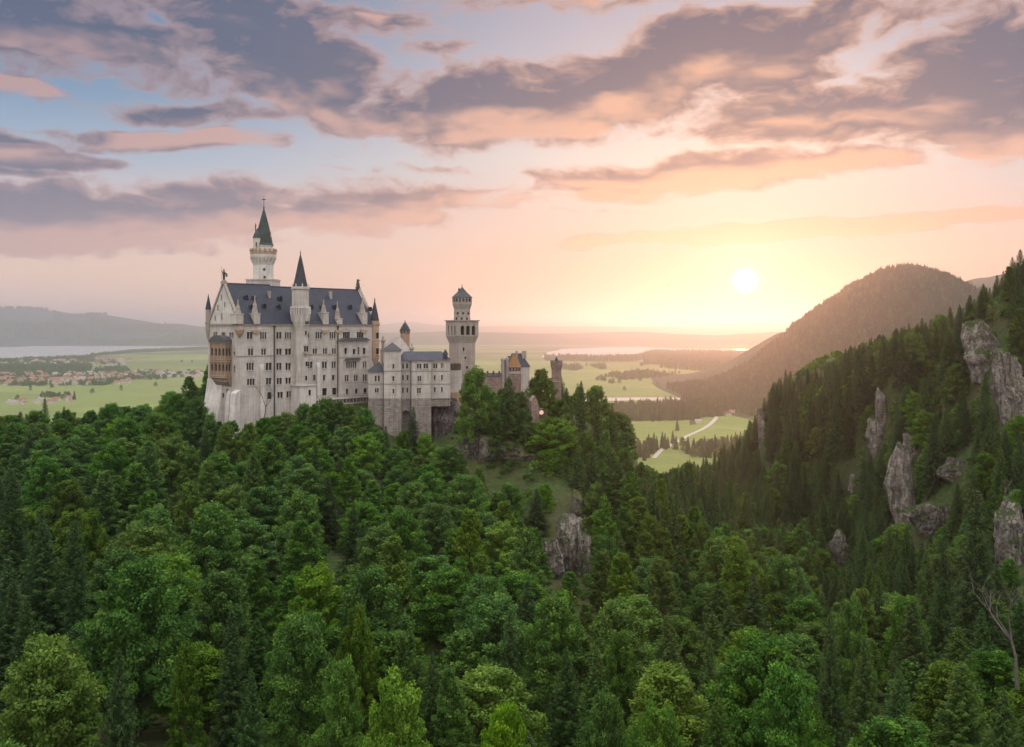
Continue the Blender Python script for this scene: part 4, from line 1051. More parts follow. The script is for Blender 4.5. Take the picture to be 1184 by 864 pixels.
# gable side: plane u = 0, seen from the left
gops = []
for px, py, wp, hp, n, ar, pn in [(249,388,4.4,7.4,2,0,'window_grey'),(258.4,388,4.6,6.8,1,0,'window_grey'),(267.4,388,5,6.6,2,0,'window_grey'),(271,409,1.8,5,1,1,'window_dark'),(271,427,1.8,8,1,0,'window_dark'),
   (245.7,454.6,3,4.4,1,0,'window_dark'),(250.2,458,2,6,1,0,'window_dark'),(257.8,457.4,3,5,1,0,'window_grey'),(262.8,457,2.4,14,1,0,'window_grey')]:
    v, z = PB.g(px, py); vw = abs(PB.g(px+wp/2, py)[0]-PB.g(px-wp/2, py)[0]); hh = hp/FP*PB.Yof(0, v)
    gops += window(e, OF, Y3, (-1, 0, 0), v, z, vw, hh, n, bool(ar), pane=pn)
wall(wb, OF, Y3, (-1, 0, 0), 0, W, 0, ZE, gops)
wall(wb, (L, 0, 0), Y3, (1, 0, 0), 0, W, 0, ZE); wall(wb, (0, W, 0), X3, (0, 1, 0), 0, L, 0, ZE)
wb.build('wall', MAT['limestone'], e)
# gable triangles with coping
for u0, nx in ((0, -1), (L, 1)):
    gb = MB(); gb.prism([(.1, ZE-.02), (W-.1, ZE-.02), (W/2, ZR+.25)], 'x', u0 if nx < 0 else u0-.7, u0+.7 if nx < 0 else u0)
    go_ = gb.build('gable', MAT['limestone_light'], e)
    cb = MB()
    for s in (-1, 1):
        a = (W/2+s*(W/2+.45), ZE-.25); b = (W/2, ZR+.75); c2 = (W/2, ZR-.15); d2 = (W/2+s*(W/2-.55), ZE-.25)
        cb.prism([a, b, c2, d2], 'x', u0-.28 if nx < 0 else u0-.55, u0+.55 if nx < 0 else u0+.28)
    cb.build('coping', MAT['cornice_stone'], go_)
    if nx < 0:
        bl = MB()
        for px, py, hp in ((256.6,366,8),(252,356,7),(260,352,6),(256,344,6),(249,368,6)):
            v, z = PB.g(px, py); h = hp/FP*272
            bl.box(-.05, -.012, v-.28, v+.28, z-h/2, z+h/2)
        bl.build('niche', MAT['window_grey'], go_)
cn = MB(); cn.box(-.3, L+.3, -.35, W+.35, ZE-.55, ZE-.03); cn.build('cornice', MAT['cornice_stone'], e)
bt = MB(); zb_ = PB.f(300, 411.6)[1]; bt.box(-.14, PB.f(411, 411)[0], -.14, -.003, zb_-.16, zb_+.16); bt.box(-.14, -.003, -.003, W*.28, zb_-.16, zb_+.16)
bt.build('string_course', MAT['cornice_stone'], e)
# roof
rf = MB(); o_ = .55
def roof_slope(u0, u1, zr, ov=o_):
    rf.face([(u0, -ov, ZE-.02), (u1, -ov, ZE-.02), (u1, W/2, zr), (u0, W/2, zr)]); rf.face([(u0, W+ov, ZE-.02), (u1, W+ov, ZE-.02), (u1, W/2, zr), (u0, W/2, zr)])
um = PB.f(331, 360)[0]
roof_slope(.62, um, ZR); roof_slope(um, L-.62, ZR-.45)
rf.face([(um, -o_, ZE), (um, W/2, ZR), (um, W/2, ZR-.45)])
roof = rf.build('roof', MAT['slate'], e)
rg = MB(); rg.box(.6, um, W/2-.14, W/2+.14, ZR-.03, ZR+.17); rg.box(um+.002, L-.6, W/2-.14, W/2+.14, ZR-.48, ZR-.28); rg.build('ridge', MAT['lead'], roof)
def roofpt(px, py):
    # ray with the front roof plane
    n = Vector((0, -(ZR-ZE), W/2+o_)); c = n.dot(Vector((0, -o_, ZE))); d = Vector(((px-CX)/FP, 1, (HY-py)/FP))
    dl = Vector((d.dot(PB.U), d.dot(PB.V), d.z)); ol = Vector((0, 0, CAMZ))-Vector((PB.O.x, PB.O.y, PB.zb)); ol = Vector((ol.dot(PB.U), ol.dot(PB.V), ol.z))
    k = (c-n.dot(ol))/n.dot(dl); return ol+dl*k
# stone dormers with little spires
for px, pt_, pb_ in ((276.5,346,371),(296,341,371.5),(375.5,346,373),(391.5,348,366),(420.5,343,373)):
    u = PB.f(px, 372)[0]; b = MB(); hw = 1.0; z0 = ZE-.1; z1 = z0+(pb_-359.5)/FP*PB.Yof(u, 0)*.95
    b.box(u-hw, u+hw, -.62, 3.2, z0, z1); d = b.build('dormer', MAT['limestone'], roof)
    b = MB(); b.box(u-.5, u+.5, -.66, -.625, z0+.5, z1-.5); b.box(u-hw-.12, u+hw+.12, -.74, 3.2, z1, z1+.22)
    b.build('dormer_trim', MAT['trim_stone'], roof)
    b = MB(); zt = CAMZ+(HY-pt_)/FP*PB.Yof(u, 0)-PB.zb
    b.lathe([(hw*1.0, z1+.22), (hw*.62, z1+(zt-z1)*.34), (hw*.62, z1+(zt-z1)*.45), (hw*.28, z1+(zt-z1)*.62), (.16, z1+(zt-z1)*.8), (.22, z1+(zt-z1)*.86), (.03, zt)], u, .6, 8)
    b.build('dormer_spire', MAT['cornice_stone'], roof)
    b = MB(); b.prism([(u-1.5, ZE-1.9), (u+1.5, ZE-1.9), (u+1.2, ZE-2.6), (u, ZE-3.0), (u-1.2, ZE-2.6)], 'y', -.36, -.004); b.build('corbel', MAT['warm_stone'], e)
for px, py in ((283.5,343.5),(292.5,344),(289.5,354.5),(304.5,353.5),(323,344.5),(321.3,354.3),(359,354.5),(371.5,354.5),(386,354.5),(403.8,354.5),(427,357)):
    q = roofpt(px, py); b = MB(); r = .62; k = 8
    pr = [(q.x+r*math.cos(a), q.z+r*.95*math.sin(a)) for a in [math.pi*i/k for i in range(k+1)]]+[(q.x-r, q.z-.8), (q.x+r, q.z-.8)]
    b.prism(pr, 'y', q.y-.75, q.y+1.4); d = b.build('roof_window', MAT['slate_dark'], roof)
    b = MB(); b.face([(q.x-r*.7, q.y-.76, q.z-.6), (q.x+r*.7, q.y-.76, q.z-.6), (q.x+r*.6, q.y-.76, q.z+.4), (q.x-r*.6, q.y-.76, q.z+.4)]); b.build('pane', MAT['void_dark'], roof)
for px in (383, 312):
    q = roofpt(px, 345); b = MB(); b.box(q.x-.35, q.x+.35, q.y, q.y+.8, q.z-.5, q.z+2.2); b.build('chimney', MAT['tower_stone'], roof)
# rain pipes
for px, y0, y1 in ((317,376,482),(390.4,376,461)):
    u = PB.f(px, 420)[0]; b = MB(); b.box(u-.16, u+.16, -.3, -.02, PB.f(px, y1)[1], ZE-.5); b.box(u-.3, u+.3, -.42, -.02, ZE-1.1, ZE-.56); b.build('drainpipe', MAT['pipe_metal'], e)
# flat buttress strips
for px, y0, y1, w in ((302.3,421,500,2.6),(367.5,419,461,2.6)):
    u = PB.f(px, 430)[0]; b = MB(); b.prism([(-.004, 0), (-.9, 0), (-.45, PB.f(px, y0+6)[1]), (-.004, PB.f(px, y0)[1])], 'x', u-.6, u+.6); b.build('buttress', MAT['limestone_light'], e)
# stair tower on the long side
us = PB.f(347.2, 420, -.6)[0]; vs = -.7; Ys = PB.Yof(us, vs); mpx = Ys/FP; zz = lambda py: CAMZ+(HY-py)*mpx-PB.zb
b = MB(); b.lathe([(8.7*mpx, 0), (8.7*mpx, zz(383)), (9.2*mpx, zz(380)), (11.3*mpx, zz(367)), (11.6*mpx, zz(364.5)), (11.6*mpx, zz(363.6)), (9.9*mpx, zz(363.5)), (9.9*mpx, zz(336)), (10.9*mpx, zz(334.6)), (10.9*mpx, zz(333)), (9.2*mpx, zz(332.9)), (9.2*mpx, zz(331.6))], us, vs, 8, math.pi/8)
tw = b.build('stair_tower', MAT['limestone'], e)
b = MB()   # pierced balustrade of the tower
for i in range(24):
    a = 2*math.pi*i/24; r = 11.2*mpx
    b.box(us+r*math.cos(a)-.13, us+r*math.cos(a)+.13, vs+r*math.sin(a)-.13, vs+r*math.sin(a)+.13, zz(363.4), zz(356.5))
b.lathe([(10.9*mpx, zz(356.5)), (11.7*mpx, zz(356.5)), (11.7*mpx, zz(354.6)), (10.9*mpx, zz(354.6)), (10.9*mpx, zz(356.5))], us, vs, 16, 0, False)
b.build('balustrade', MAT['limestone_light'], tw)
b = MB(); b.lathe([(8.4*mpx, zz(331.5)), (6.4*mpx, zz(322)), (3.2*mpx, zz(306)), (.9*mpx, zz(296)), (.35*mpx, zz(294)), (.8*mpx, zz(292.6)), (.3*mpx, zz(291.4)), (.02, zz(288.5))], us, vs, 12); b.build('spire', MAT['slate_dark'], tw)
for i in range(8):
    a = math.pi/8+math.pi/4*i; b = MB() if i == 0 else b; b.lathe([(.22, zz(333)), (.22, zz(330)), (.02, zz(327.6))], us+9.6*mpx*math.cos(a), vs+9.6*mpx*math.sin(a), 4)
b.build('merlon', MAT['limestone_light'], tw)
for px, py, wp, hp in ((348.8,371.8,3.8,6.6),(348.5,385,1.8,4.6),(348.7,403.5,4.8,6.8),(349.3,420.7,2.2,5),(348.8,437,2,5.2),(349.8,453.6,2.6,6)):
    u = us+(px-347.2)*mpx*1.25; b = MB(); vf = vs-8.7*mpx*math.cos(math.pi/8)-.02 if py > 380 else vs-9.6*mpx*math.cos(math.pi/8)-.75*mpx
    if py > 440: vf = vs-3.4
    ops_ = window(tw, (0, vf-.02, 0), X3, NF, u, zz(py), wp*mpx*1.2, hp*mpx, 2 if wp > 3 else 1, True, depth=-.03 if False else .0, hood=2 if wp > 3 else 1)
b = MB(); u = us+1.2*mpx; b.box(u-.8, u+.8, vs-8.7*mpx-.5, vs-8.7*mpx+.6, zz(408.5), zz(406.5)); b.lathe([(.25, zz(412)), (.7, zz(408.5))], u, vs-8.6*mpx, 8); b.build('balcony', MAT['tower_stone'], tw)
b = MB(); b.box(us-9*mpx-.5, us+12.5*mpx, vs-3.4, .5, 0, zz(446)); b.build('tower_foot', MAT['limestone_light'], tw)
b = MB(); b.box(us-9*mpx-.9, us+12.5*mpx+.4, vs-3.7, -.004, zz(446), zz(444.8)); b.build('ledge', MAT['trim_stone'], tw)
# bay with canopies and the terrace, right half of the long side
u0 = PB.f(392.5, 440, -.9)[0]; u1 = PB.f(426, 440, -.9)[0]; zt, zbm = PB.f(409, 394, -.9)[1], PB.f(409, 461.5, -.9)[1]; OB = (0, -.9, 0); bops = []
for px, py, wp, hp, n, ar, hd in [(399.8,406,3,7,1,0,1),(409.6,406.8,3.2,6.4,1,0,1),(414.6,405.6,2,8.4,1,1,1),(421.2,406,3.2,7,1,0,1),
    (406.4,421.8,11.8,7.4,5,0,0),(421.8,421.6,4.2,7.6,2,1,1),(401,437.4,4.6,7,2,0,1),(411.5,437.2,4.8,7.2,2,1,1),(422,437,4.6,7.6,2,1,1),(401.4,453,3,7,1,1,1),(412.2,452.7,3.2,6.6,1,1,1),(422.4,452.3,4.2,7.2,1,1,1)]:
    u, z = PB.f(px, py, -.9); uw = PB.f(px+wp/2, py, -.9)[0]-PB.f(px-wp/2, py, -.9)[0]
    bops += window(e, OB, X3, NF, u, z, uw, hp/FP*PB.Yof(u, -.9), n, bool(ar), hood=hd)
b = MB(); wall(b, OB, X3, NF, u0, u1, zbm, zt, bops); b.face([(u0,-.9,zbm),(u0,-.9,zt),(u0,-.003,zt),(u0,-.003,zbm)]); b.face([(u1,-.9,zbm),(u1,-.9,zt),(u1,-.003,zt),(u1,-.003,zbm)]); b.face([(u0,-.9,zt),(u1,-.9,zt),(u1,-.003,zt),(u0,-.003,zt)])
bay = b.build('bay', MAT['limestone'], e)
aops = []
for px in (400.3, 416.2):
    u, z = PB.f(px, 388); aops += window(e, (0, -.08, 0), X3, NF, u, z, 7.6*.33, 8*.275, 4, True, depth=.0)
b = MB(); b.prism([(u0-.5, zt), (u1+.4, zt), (u1-1.5, zt+.9), (u0+1.5, zt+.9)], 'y', -1.9, -.12); b.build('canopy', MAT['lead'], bay)
ua, ub = PB.f(398, 415, -.9)[0], PB.f(416, 415, -.9)[0]; zc_ = PB.f(407, 416, -.9)[1]; b = MB(); b.prism([(ua, zc_), (ub, zc_), (ub-.8, zc_+.5), (ua+.8, zc_+.5)], 'y', -1.9, -.91); b.build('canopy', MAT['lead'], bay)
b = MB(); zs_ = PB.f(409, 413, -.9)[1]; b.box(u0-.1, u1+.1, -1.05, -.903, zs_-.12, zs_+.12); b.build('string_course', MAT['cornice_stone'], bay)
zt2 = PB.f(380, 460.5, -2.5)[1]; ut0, ut1 = us+12.5*mpx+.5, PB.f(427.5, 460, -2.5)[0]
b = MB(); b.box(ut0, ut1, -2.8, -.004, zt2-.5, zt2); b.box(ut0, ut1, -2.6, -.004, 0, zt2-1.9); b.build('terrace', MAT['limestone_light'], e)
b = MB(); nK = 16
for i in range(nK+1): uu = ut0+(ut1-ut0)*i/nK; b.box(uu-.14, uu+.14, -2.7, -.3, zt2-1.85, zt2-.52)
b.box(ut0, ut1, -2.75, -2.6, zt2+.003, zt2+.16); b.box(ut0, ut1, -2.75, -2.6, zt2+.85, zt2+1.0)
for i in range(50): uu = ut0+(ut1-ut0)*(i+.5)/50; b.box(uu-.05, uu+.05, -2.72, -2.64, zt2+.16, zt2+.85)
b.build('parapet', MAT['tower_stone'], e)
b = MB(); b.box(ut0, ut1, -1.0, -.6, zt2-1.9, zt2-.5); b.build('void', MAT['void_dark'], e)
# round corner turrets
def turret(parent, u, v, rpx, rows, mat, cone, cmat, name='corner_turret', n=12):
    k = PB.Yof(u, v)/FP; z_ = lambda py: CAMZ+(HY-py)*k-PB.zb
    b = MB(); b.lathe([(r*k, z_(py)) for r, py in rows], u, v, n); o = b.build(name, MAT[mat], parent, smooth=False)
    b = MB(); b.lathe([(r*k, z_(py)) for r, py in cone], u, v, n); b.build('spire', MAT[cmat], o); return o, k, z_
to, k, z_ = turret(e, L-.2, 0.3, 5, [(.6,426),(3.6,420),(4.8,416),(5.2,414),(5.2,395),(5.6,394.4),(5.6,393),(5.2,392.5),(5.2,377),(6.1,375.5),(6.1,373.5),(5.3,373.4),(5.3,371)], 'warm_stone', [(5.2,371),(4,364),(1.4,352),(.5,348),(.8,347),(.05,344)], 'slate_dark')
for px, py in ((431.5,388),(431.5,406)): window(to, (0, .3-5.2*k-.03, 0), X3, NF, L-.2+(px-431.8)*k, z_(py), 1.0, 1.9, 1, True, depth=0.0)
turret(e, 0, W-.2, 3, [(.5,395),(2.2,388),(3.2,381),(3.2,375),(3.7,374),(3.7,372.6),(3,372.5),(3,358)], 'tower_stone', [(3.4,358),(2.8,354),(1.2,346),(.3,341),(.05,339)], 'slate_dark')
# corner niche
b = MB(); b.lathe([(.2, PB.zat(391,0,0)), (1.0, PB.zat(386,0,0)), (1.35, PB.zat(382,0,0)), (1.35, PB.zat(380,0,0))], -.1, -.1, 8); b.build('corbel', MAT['warm_stone'], e)
# knight on the gable, lion on the far end
k = PB.Yof(0, W/2)/FP; z_ = lambda py: CAMZ+(HY-py)*k-PB.zb
b = MB(); b.box(-.55, .9, W/2-.7, W/2+.7, z_(328.5), z_(326)); b.box(-.35, .7, W/2-.5, W/2+.5, z_(326), z_(324.4))
b.build('pedestal', MAT['tower_stone'], e)
b = MB(); x0 = .15; y0 = W/2; zf = z_(324.4)
for s in (-1, 1): b.tube((x0+s*.22, y0, zf), (x0+s*.16, y0, zf+1.35), .15, .2, 6)
b.lathe([(.34, zf+1.2), (.42, zf+1.6), (.48, zf+2.2), (.38, zf+2.55), (.14, zf+2.7), (.15, zf+2.8), (.22, zf+2.95), (.22, zf+3.15), (.08, zf+3.35)], x0, y0, 8)
b.tube((x0+.4, y0, zf+2.4), (x0+.65, y0-.1, zf+1.7), .13, .1); b.tube((x0-.4, y0, zf+2.4), (x0-.85, y0-.2, zf+2.7), .13, .1)
b.tube((x0-.9, y0-.2, zf+.2), (x0-.9, y0-.2, zf+4.1), .05, .03); b.prism([(x0+.45, zf+1.0), (x0+.95, zf+1.1), (x0+.95, zf+2.0), (x0+.45, zf+2.1)], 'y', y0-.35, y0-.25)
b.build('knight_statue', MAT['bronze'], e)
k = PB.Yof(L, W/2)/FP; z_ = lambda py: CAMZ+(HY-py)*k-PB.zb
b = MB(); zf = ZR; x0 = L-.4; b.box(x0-.7, x0+.5, y0-.5, y0+.5, zf-.5, zf+.6)
b.lathe([(.5, zf+.6), (.62, zf+1.1), (.5, zf+1.7), (.38, zf+2.2), (.42, zf+2.5), (.42, zf+2.8), (.15, zf+3.1)], x0-.1, y0, 8); b.tube((x0, y0, zf+2.6), (x0+.75, y0, zf+2.75), .26, .16); b.tube((x0+.3, y0, zf+1.6), (x0+.5, y0, zf+.6), .14, .12); b.tube((x0-.5, y0, zf+.8), (x0-.9, y0, zf+1.8), .1, .05)
b.build('lion_statue', MAT['bronze'], e)
# two-storeyed arcaded bay on the gable side
v1 = PB.g(267.7, 420)[0]; d = 0
while PB.pxat(-d, v1) > 260.3: d += .02
v2 = v1
while PB.pxat(-d, v2) > 243.2: v2 += .02
kk = PB.Yof(-d, (v1+v2)/2)/FP; z_ = lambda py: CAMZ+(HY-py)*kk-PB.zb
print('loggia', v1, v2, d)
lo = MB(); zA, zB = z_(436), z_(396); lops = []
OL = (-d, 0, 0)
holder = MB()
for py, hp in ((407,8.6),(425,8.0)):
    for i in range(4):
        v = v2-(i+.5)*(v2-v1)/4; lops.append((v, z_(py), (v2-v1)/4*.62, hp*kk, True))
wall(lo, OL, Y3, (-1, 0, 0), v1, v2, zA, zB, lops, .5)
sops = []
for py, hp in ((407,8.2),(425,7.6)):
    for s in (.32, .72): sops.append((-d*s, z_(py), d*.26, hp*kk, True))
wall(lo, (0, v1, 0), X3, NF, -d, 0, zA, zB, sops, .4); wall(lo, (0, v2, 0), X3, (0, 1, 0), -d, 0, zA, zB)
# underside corbel
lo.face([(-d, v1, zA), (-d, v2, zA), (-d*.55, v2, z_(441)), (-d*.55, v1, z_(441))]); lo.face([(-d*.55, v1, z_(441)), (-d*.55, v2, z_(441)), (-.004, v2, z_(447)), (-.004, v1, z_(447))])
for vv in (v1, v2): lo.face([(-d, vv, zA), (-d*.55, vv, z_(441)), (-.004, vv, z_(447)), (-.004, vv, zA)])
log = lo.build('arcaded_bay', MAT['bay_stone'], e)
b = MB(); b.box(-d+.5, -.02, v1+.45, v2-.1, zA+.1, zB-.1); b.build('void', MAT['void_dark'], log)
b = MB()
for py in (396.4, 415.6, 418, 434.6, 436.4): b.box(-d-.22, 0, v1-.22, v2+.22, z_(py)-.14, z_(py)+.14)
for i in range(5): v = v2-i*(v2-v1)/4; b.box(-d-.12, -d-.004, max(v1, v-.12), min(v2, v+.12), zA, zB)
b.build('bay_trim', MAT['warm_stone'], log)
b = MB(); vm = (v1+v2)/2; q = [(-d-.35, v1-.35), (-d-.35, v2+.35)]; zt_ = z_(387.6)
hh = (v2-v1)/2+.35; arc = [(vm-hh*math.cos(a), zB+(zt_-zB)*math.sin(a)) for a in [math.pi*i/8 for i in range(9)]]
b.prism(arc, 'x', -d-.35, -.004); b.build('bay_roof', MAT['lead'], log)
for i in range(9):
    v = v1+(v2-v1)*(i+.5)/9; b = MB() if i == 0 else b; b.box(-d*.75, -.1, v-.1, v+.1, z_(441.5), zA-.2)
b.build('bracket', MAT['trim_stone'], log)
# sloping buttresses at the foot of the gable side
zq = PB.zat(438, 0, W); b = MB(); b.prism([(-.003, zq), (-.35, PB.zat(450, 0, W)), (-4.4, 0), (-.003, 0)], 'y', W*.52, W+.4); b.build('buttress', MAT['limestone_light'], e)
b = MB(); b.prism([(-.003, PB.zat(451, 0, 0)), (-1.4, PB.zat(455, 0, 0)), (-3.4, 0), (-.003, 0)], 'y', -.3, 2.3); b.build('buttress', MAT['limestone_light'], e)
b = MB(); b.prism([(-.003, PB.zat(452, 0, 5)), (-.5, PB.zat(456, 0, 5)), (-2.2, 0), (-.003, 0)], 'y', 4.3, 6.2); b.build('buttress', MAT['limestone_light'], e)

# ---- tall round tower behind the hall
um_, _z = PB.f(304.5, 320, W+1.6); pw = PB.O+PB.U*um_+PB.V*(W+1.6); k = pw.y/FP; tb = 150.0; z_ = lambda py: CAMZ+(HY-py)*k-tb
RT = empty('round_tower', (pw.x, pw.y, tb)); tag(RT, 'tallest white round tower with green black spire rising behind the hall roof', 'tower')
b = MB(); b.lathe([(11.4*k, 0), (11.4*k, z_(307)), (11.8*k, z_(306)), (14.6*k, z_(298.5)), (14.9*k, z_(297)), (14.9*k, z_(294.8)), (10.4*k, z_(294.8)), (10.4*k, z_(286)), (11*k, z_(285)), (11*k, z_(283.8))], 0, 0, 24)
sh = b.build('shaft', MAT['limestone_light'], RT)
b = MB(); b.box(-16*k, 16*k, -14*k, 14*k, z_(337), z_(325)); b.box(-16.6*k, 16.6*k, -14.6*k, 14.6*k, z_(325), z_(323.2)); b.build('tower_base', MAT['limestone'], RT)
b = MB()
for i in range(20):
    a = 2*math.pi*i/20; m_ = Matrix.Rotation(a, 3, 'Z')
    for (x0, x1, zA_, zB_) in ((11.4*k, 14.4*k, z_(300.5), z_(297.5)), (11.4*k, 13.2*k, z_(303.2), z_(300.5))):
        pts = [m_@Vector(p) for p in ((x0,-.22,zA_),(x1,-.22,zA_),(x1,.22,zA_),(x0,.22,zA_),(x0,-.22,zB_),(x1,-.22,zB_),(x1,.22,zB_),(x0,.22,zB_))]
        for q in ((3,2,1,0),(4,5,6,7),(0,1,5,4),(1,2,6,5),(2,3,7,6),(3,0,4,7)): b.face([pts[i_] for i_ in q])
b.build('corbel', MAT['warm_stone'], RT)
b = MB(); b.lathe([(14.2*k, z_(294.7)), (14.9*k, z_(294.7)), (14.9*k, z_(291.3)), (14.2*k, z_(291.3)), (14.2*k, z_(294.7))], 0, 0, 24, 0, False)
for i in range(16):
    a = 2*math.pi*i/16; b.lathe([(.36, z_(291.3)), (.36, z_(288.6)), (.05, z_(287.4))], 14.4*k*math.cos(a), 14.4*k*math.sin(a), 5)
b.build('battlement', MAT['warm_stone'], RT)
b = MB(); b.lathe([(11.4*k, z_(283.9)), (10.2*k, z_(281.5)), (8.6*k, z_(273)), (6.2*k, z_(262.5)), (3.4*k, z_(251.5)), (1.2*k, z_(243.5)), (.5*k, z_(241.6)), (1.1*k, z_(240.4)), (.4*k, z_(239)), (.25*k, z_(235))], .6*k, 0, 16); sp_ = b.build('spire', MAT['copper_dark'], RT)
b = MB(); cx_ = .6*k; b.tube((cx_, 0, z_(236)), (cx_, 0, z_(227)), .10, .08, 6); b.box(cx_-2.5*k, cx_+2.5*k, -.09, .09, z_(231.3), z_(230.3)); b.build('cross', MAT['bronze'], sp_)
b = MB(); b.lathe([(5.0*k, z_(294.8)), (5.0*k, z_(277)), (5.4*k, z_(276))], -5.0*k, -6.4*k, 12); st_ = b.build('stair_turret', MAT['limestone_light'], RT)
b = MB(); b.lathe([(5.7*k, z_(276)), (4.0*k, z_(271)), (1.6*k, z_(266.8)), (.02, z_(264.5))], -5.0*k, -6.4*k, 12); b.build('turret_cap', MAT['copper_dark'], st_)
b = MB(); b.box(-9.1*k, -7.9*k, -2*k, -.8*k, z_(276), z_(262)); b.lathe([(1*k, z_(262)), (.02, z_(257.8))], -8.5*k, -1.4*k, 6); b.build('chimney', MAT['bronze'], RT)
b = MB(); b.box(6.6*k, 9.2*k, -3.5*k, -1*k, z_(274), z_(270)); b.lathe([(1.9*k, z_(270)), (.02, z_(266.6))], 7.9*k, -2.3*k, 8); b.build('dormer', MAT['bronze'], sp_)
for dx_, py in ((3.8, 312.2), (4.2, 321.2)):
    b = MB(); a = math.asin(dx_/11.4); r = 11.4*k+.02; c = Vector((r*math.sin(a), -r*math.cos(a), z_(py))); t1 = Vector((math.cos(a), math.sin(a), 0)); nn = Vector((math.sin(a), -math.cos(a), 0))
    b.lathe([(.02, 0)], 0, 0) if False else None
    pts = [c+t1*.42*math.cos(x)+Vector((0, 0, .42*math.sin(x)))+nn*.03 for x in [2*math.pi*i/10 for i in range(10)]]; b.face(pts); b.build('window', MAT['window_dark'], RT)
window(st_, (-5.6*k, -11.7*k, 0), X3, NF, .6*k, z_(284), 1.7*k, 5*k, 1, True, depth=0.0)

# ---- lower wing with stone base
WG = Bld('castle_wing', 'lower castle wing of joined blocks with small slate roofs on a high rough stone base', 'building', 427, 289, 8, 128)
e = WG.e; ZS = lambda py, v=0: WG.f(470, py, v)[1]
BL = [ # px0, px1, v front, eave py, depth, windows
 (426.0,443.7,-.6,429.6,11,[(434.3,437.8,2,6.4,1),(438,437.8,2,6.4,1),(435.6,451.6,4.2,5,2)]),
 (443.7,463.6,-2.2,405.2,11,[(454.8,423.8,2,5.4,1),(454.8,438,2,5.4,1),(454.8,452.4,1.8,5,1)]),
 (463.6,475.8,0.0,417,11,[(466,423.4,2.2,5.8,1),(470.8,423.2,2.2,5.8,1),(466,437,1.8,5.8,1),(471.2,436.8,1.8,5.8,1),(465.8,451.4,1.8,6,1),(471,451.2,1.8,5.8,1)]),
 (475.8,498.5,-1.8,417,12,[(484.6,423.6,5,5.6,2),(492.3,423.4,5,5.6,2),(484.8,438,4,6,2),(484.4,451.8,4.2,6,2)]),
 (498.5,520.7,-.2,417,11,[(503.3,423.2,4.6,5.4,2),(511.2,422.8,3,5.4,2),(502.7,437,1.8,5.6,1),(511,436.6,1.8,5.4,1),(502.7,450.8,1.8,5.4,1),(511,450.4,1.8,5.4,1)])]
blk = []
for i, (p0, p1, v, pe_, dep, wins) in enumerate(BL):
    ua, ub = WG.f(p0, 440, v)[0], WG.f(p1, 440, v)[0]; zt = WG.f((p0+p1)/2, pe_, v)[1]; zs = WG.f((p0+p1)/2, 460.8, v)[1]; org = (0, v, 0); ops = []
    for px, py, wp, hp, n in wins:
        u, z = WG.f(px, py, v); kq = WG.Yof(u, v)/FP; ops += window(e, org, X3, NF, u, z, wp*kq, hp*kq, n, False, hood=1)
    b = MB(); wall(b, org, X3, NF, ua, ub, zs, zt, ops); b.face([(ua,v,zs),(ua,v,zt),(ua,dep,zt),(ua,dep,zs)]); b.face([(ub,v,zs),(ub,v,zt),(ub,dep,zt),(ub,dep,zs)]); b.face([(ua,dep,zs),(ub,dep,zs),(ub,dep,zt),(ua,dep,zt)]); b.face([(ua,v,zt),(ub,v,zt),(ub,dep,zt),(ua,dep,zt)])
    b.build('wall', MAT['limestone'], e)
    b = MB()
    if i == 2:
        a0, a1 = WG.f(465.2, 500, v)[0], WG.f(473.9, 500, v)[0]; ztp, zbt = WG.f(470, 474.6, v)[1], WG.f(470, 520, v)[1]
        wall(b, org, X3, NF, ua, ub, 0, zs-.004, [((a0+a1)/2, (ztp+zbt)/2, a1-a0, ztp-zbt, True)], 2.5)
        c = MB(); c.face([(a0, v+2.48, zbt), (a1, v+2.48, zbt), (a1, v+2.48, ztp), (a0, v+2.48, ztp)]); c.build('archway', MAT['stone_base'], e)
    elif i == 4:
        b.box(ua, ub, v+.3, dep, WG.f(510, 470, v)[1], zs-.004)
    else:
        t_ = .55 if i != 0 else .2
        for q0, q1 in ((0, 1),):
            b.face([(ua-t_*.2, v-t_, 0), (ub+t_*.2, v-t_, 0), (ub, v, zs-.004), (ua, v, zs-.004)]); b.face([(ua-t_*.2, v-t_, 0), (ua, v, zs-.004), (ua, dep, zs-.004), (ua, dep, 0)]); b.face([(ub+t_*.2, v-t_, 0), (ub, v, zs-.004), (ub, dep, zs-.004), (ub, dep, 0)])
    b.build('stone_base', MAT['stone_base'], e)
    b = MB()
    for py in (429, 444):
        if zt > WG.f(470, py, v)[1]+.6: z = WG.f((p0+p1)/2, py, v)[1]; b.box(ua-.02, ub+.02, v-.13, v-.003, z-.12, z+.12)
    b.box(ua-.1, ub+.1, v-.28, v-.003, zt-.35, zt-.003); b.build('string_course', MAT['cornice_stone'], e)
    blk.append((ua, ub, v, zt, dep))
def hip(name, ua, ub, va, vb, z0, zr, mat, par, r0=None, r1=None, ov=.45):
    b = MB(); A_ = [(ua-ov, va-ov, z0), (ub+ov, va-ov, z0), (ub+ov, vb+ov, z0), (ua-ov, vb+ov, z0)]; vm = (va+vb)/2; r0 = (ua+ub)/2 if r0 is None else r0; r1 = r0+.02 if r1 is None else r1
    p, q = (r0, vm, zr), (r1, vm, zr); b.face([A_[0], A_[1], q, p]); b.face([A_[1], A_[2], q]); b.face([A_[2], A_[3], p, q]); b.face([A_[3], A_[0], p]); b.face([(x, y, z-.02) for x, y, z in A_])
    return b.build(name, MAT[mat], par)
ua, ub, v, zt, dep = blk[0]; hip('roof', ua, ub, v, 5, zt+.02, WG.f(438.4, 418, 2)[1], 'slate_dark', e, WG.f(438.4, 418, 2)[0])
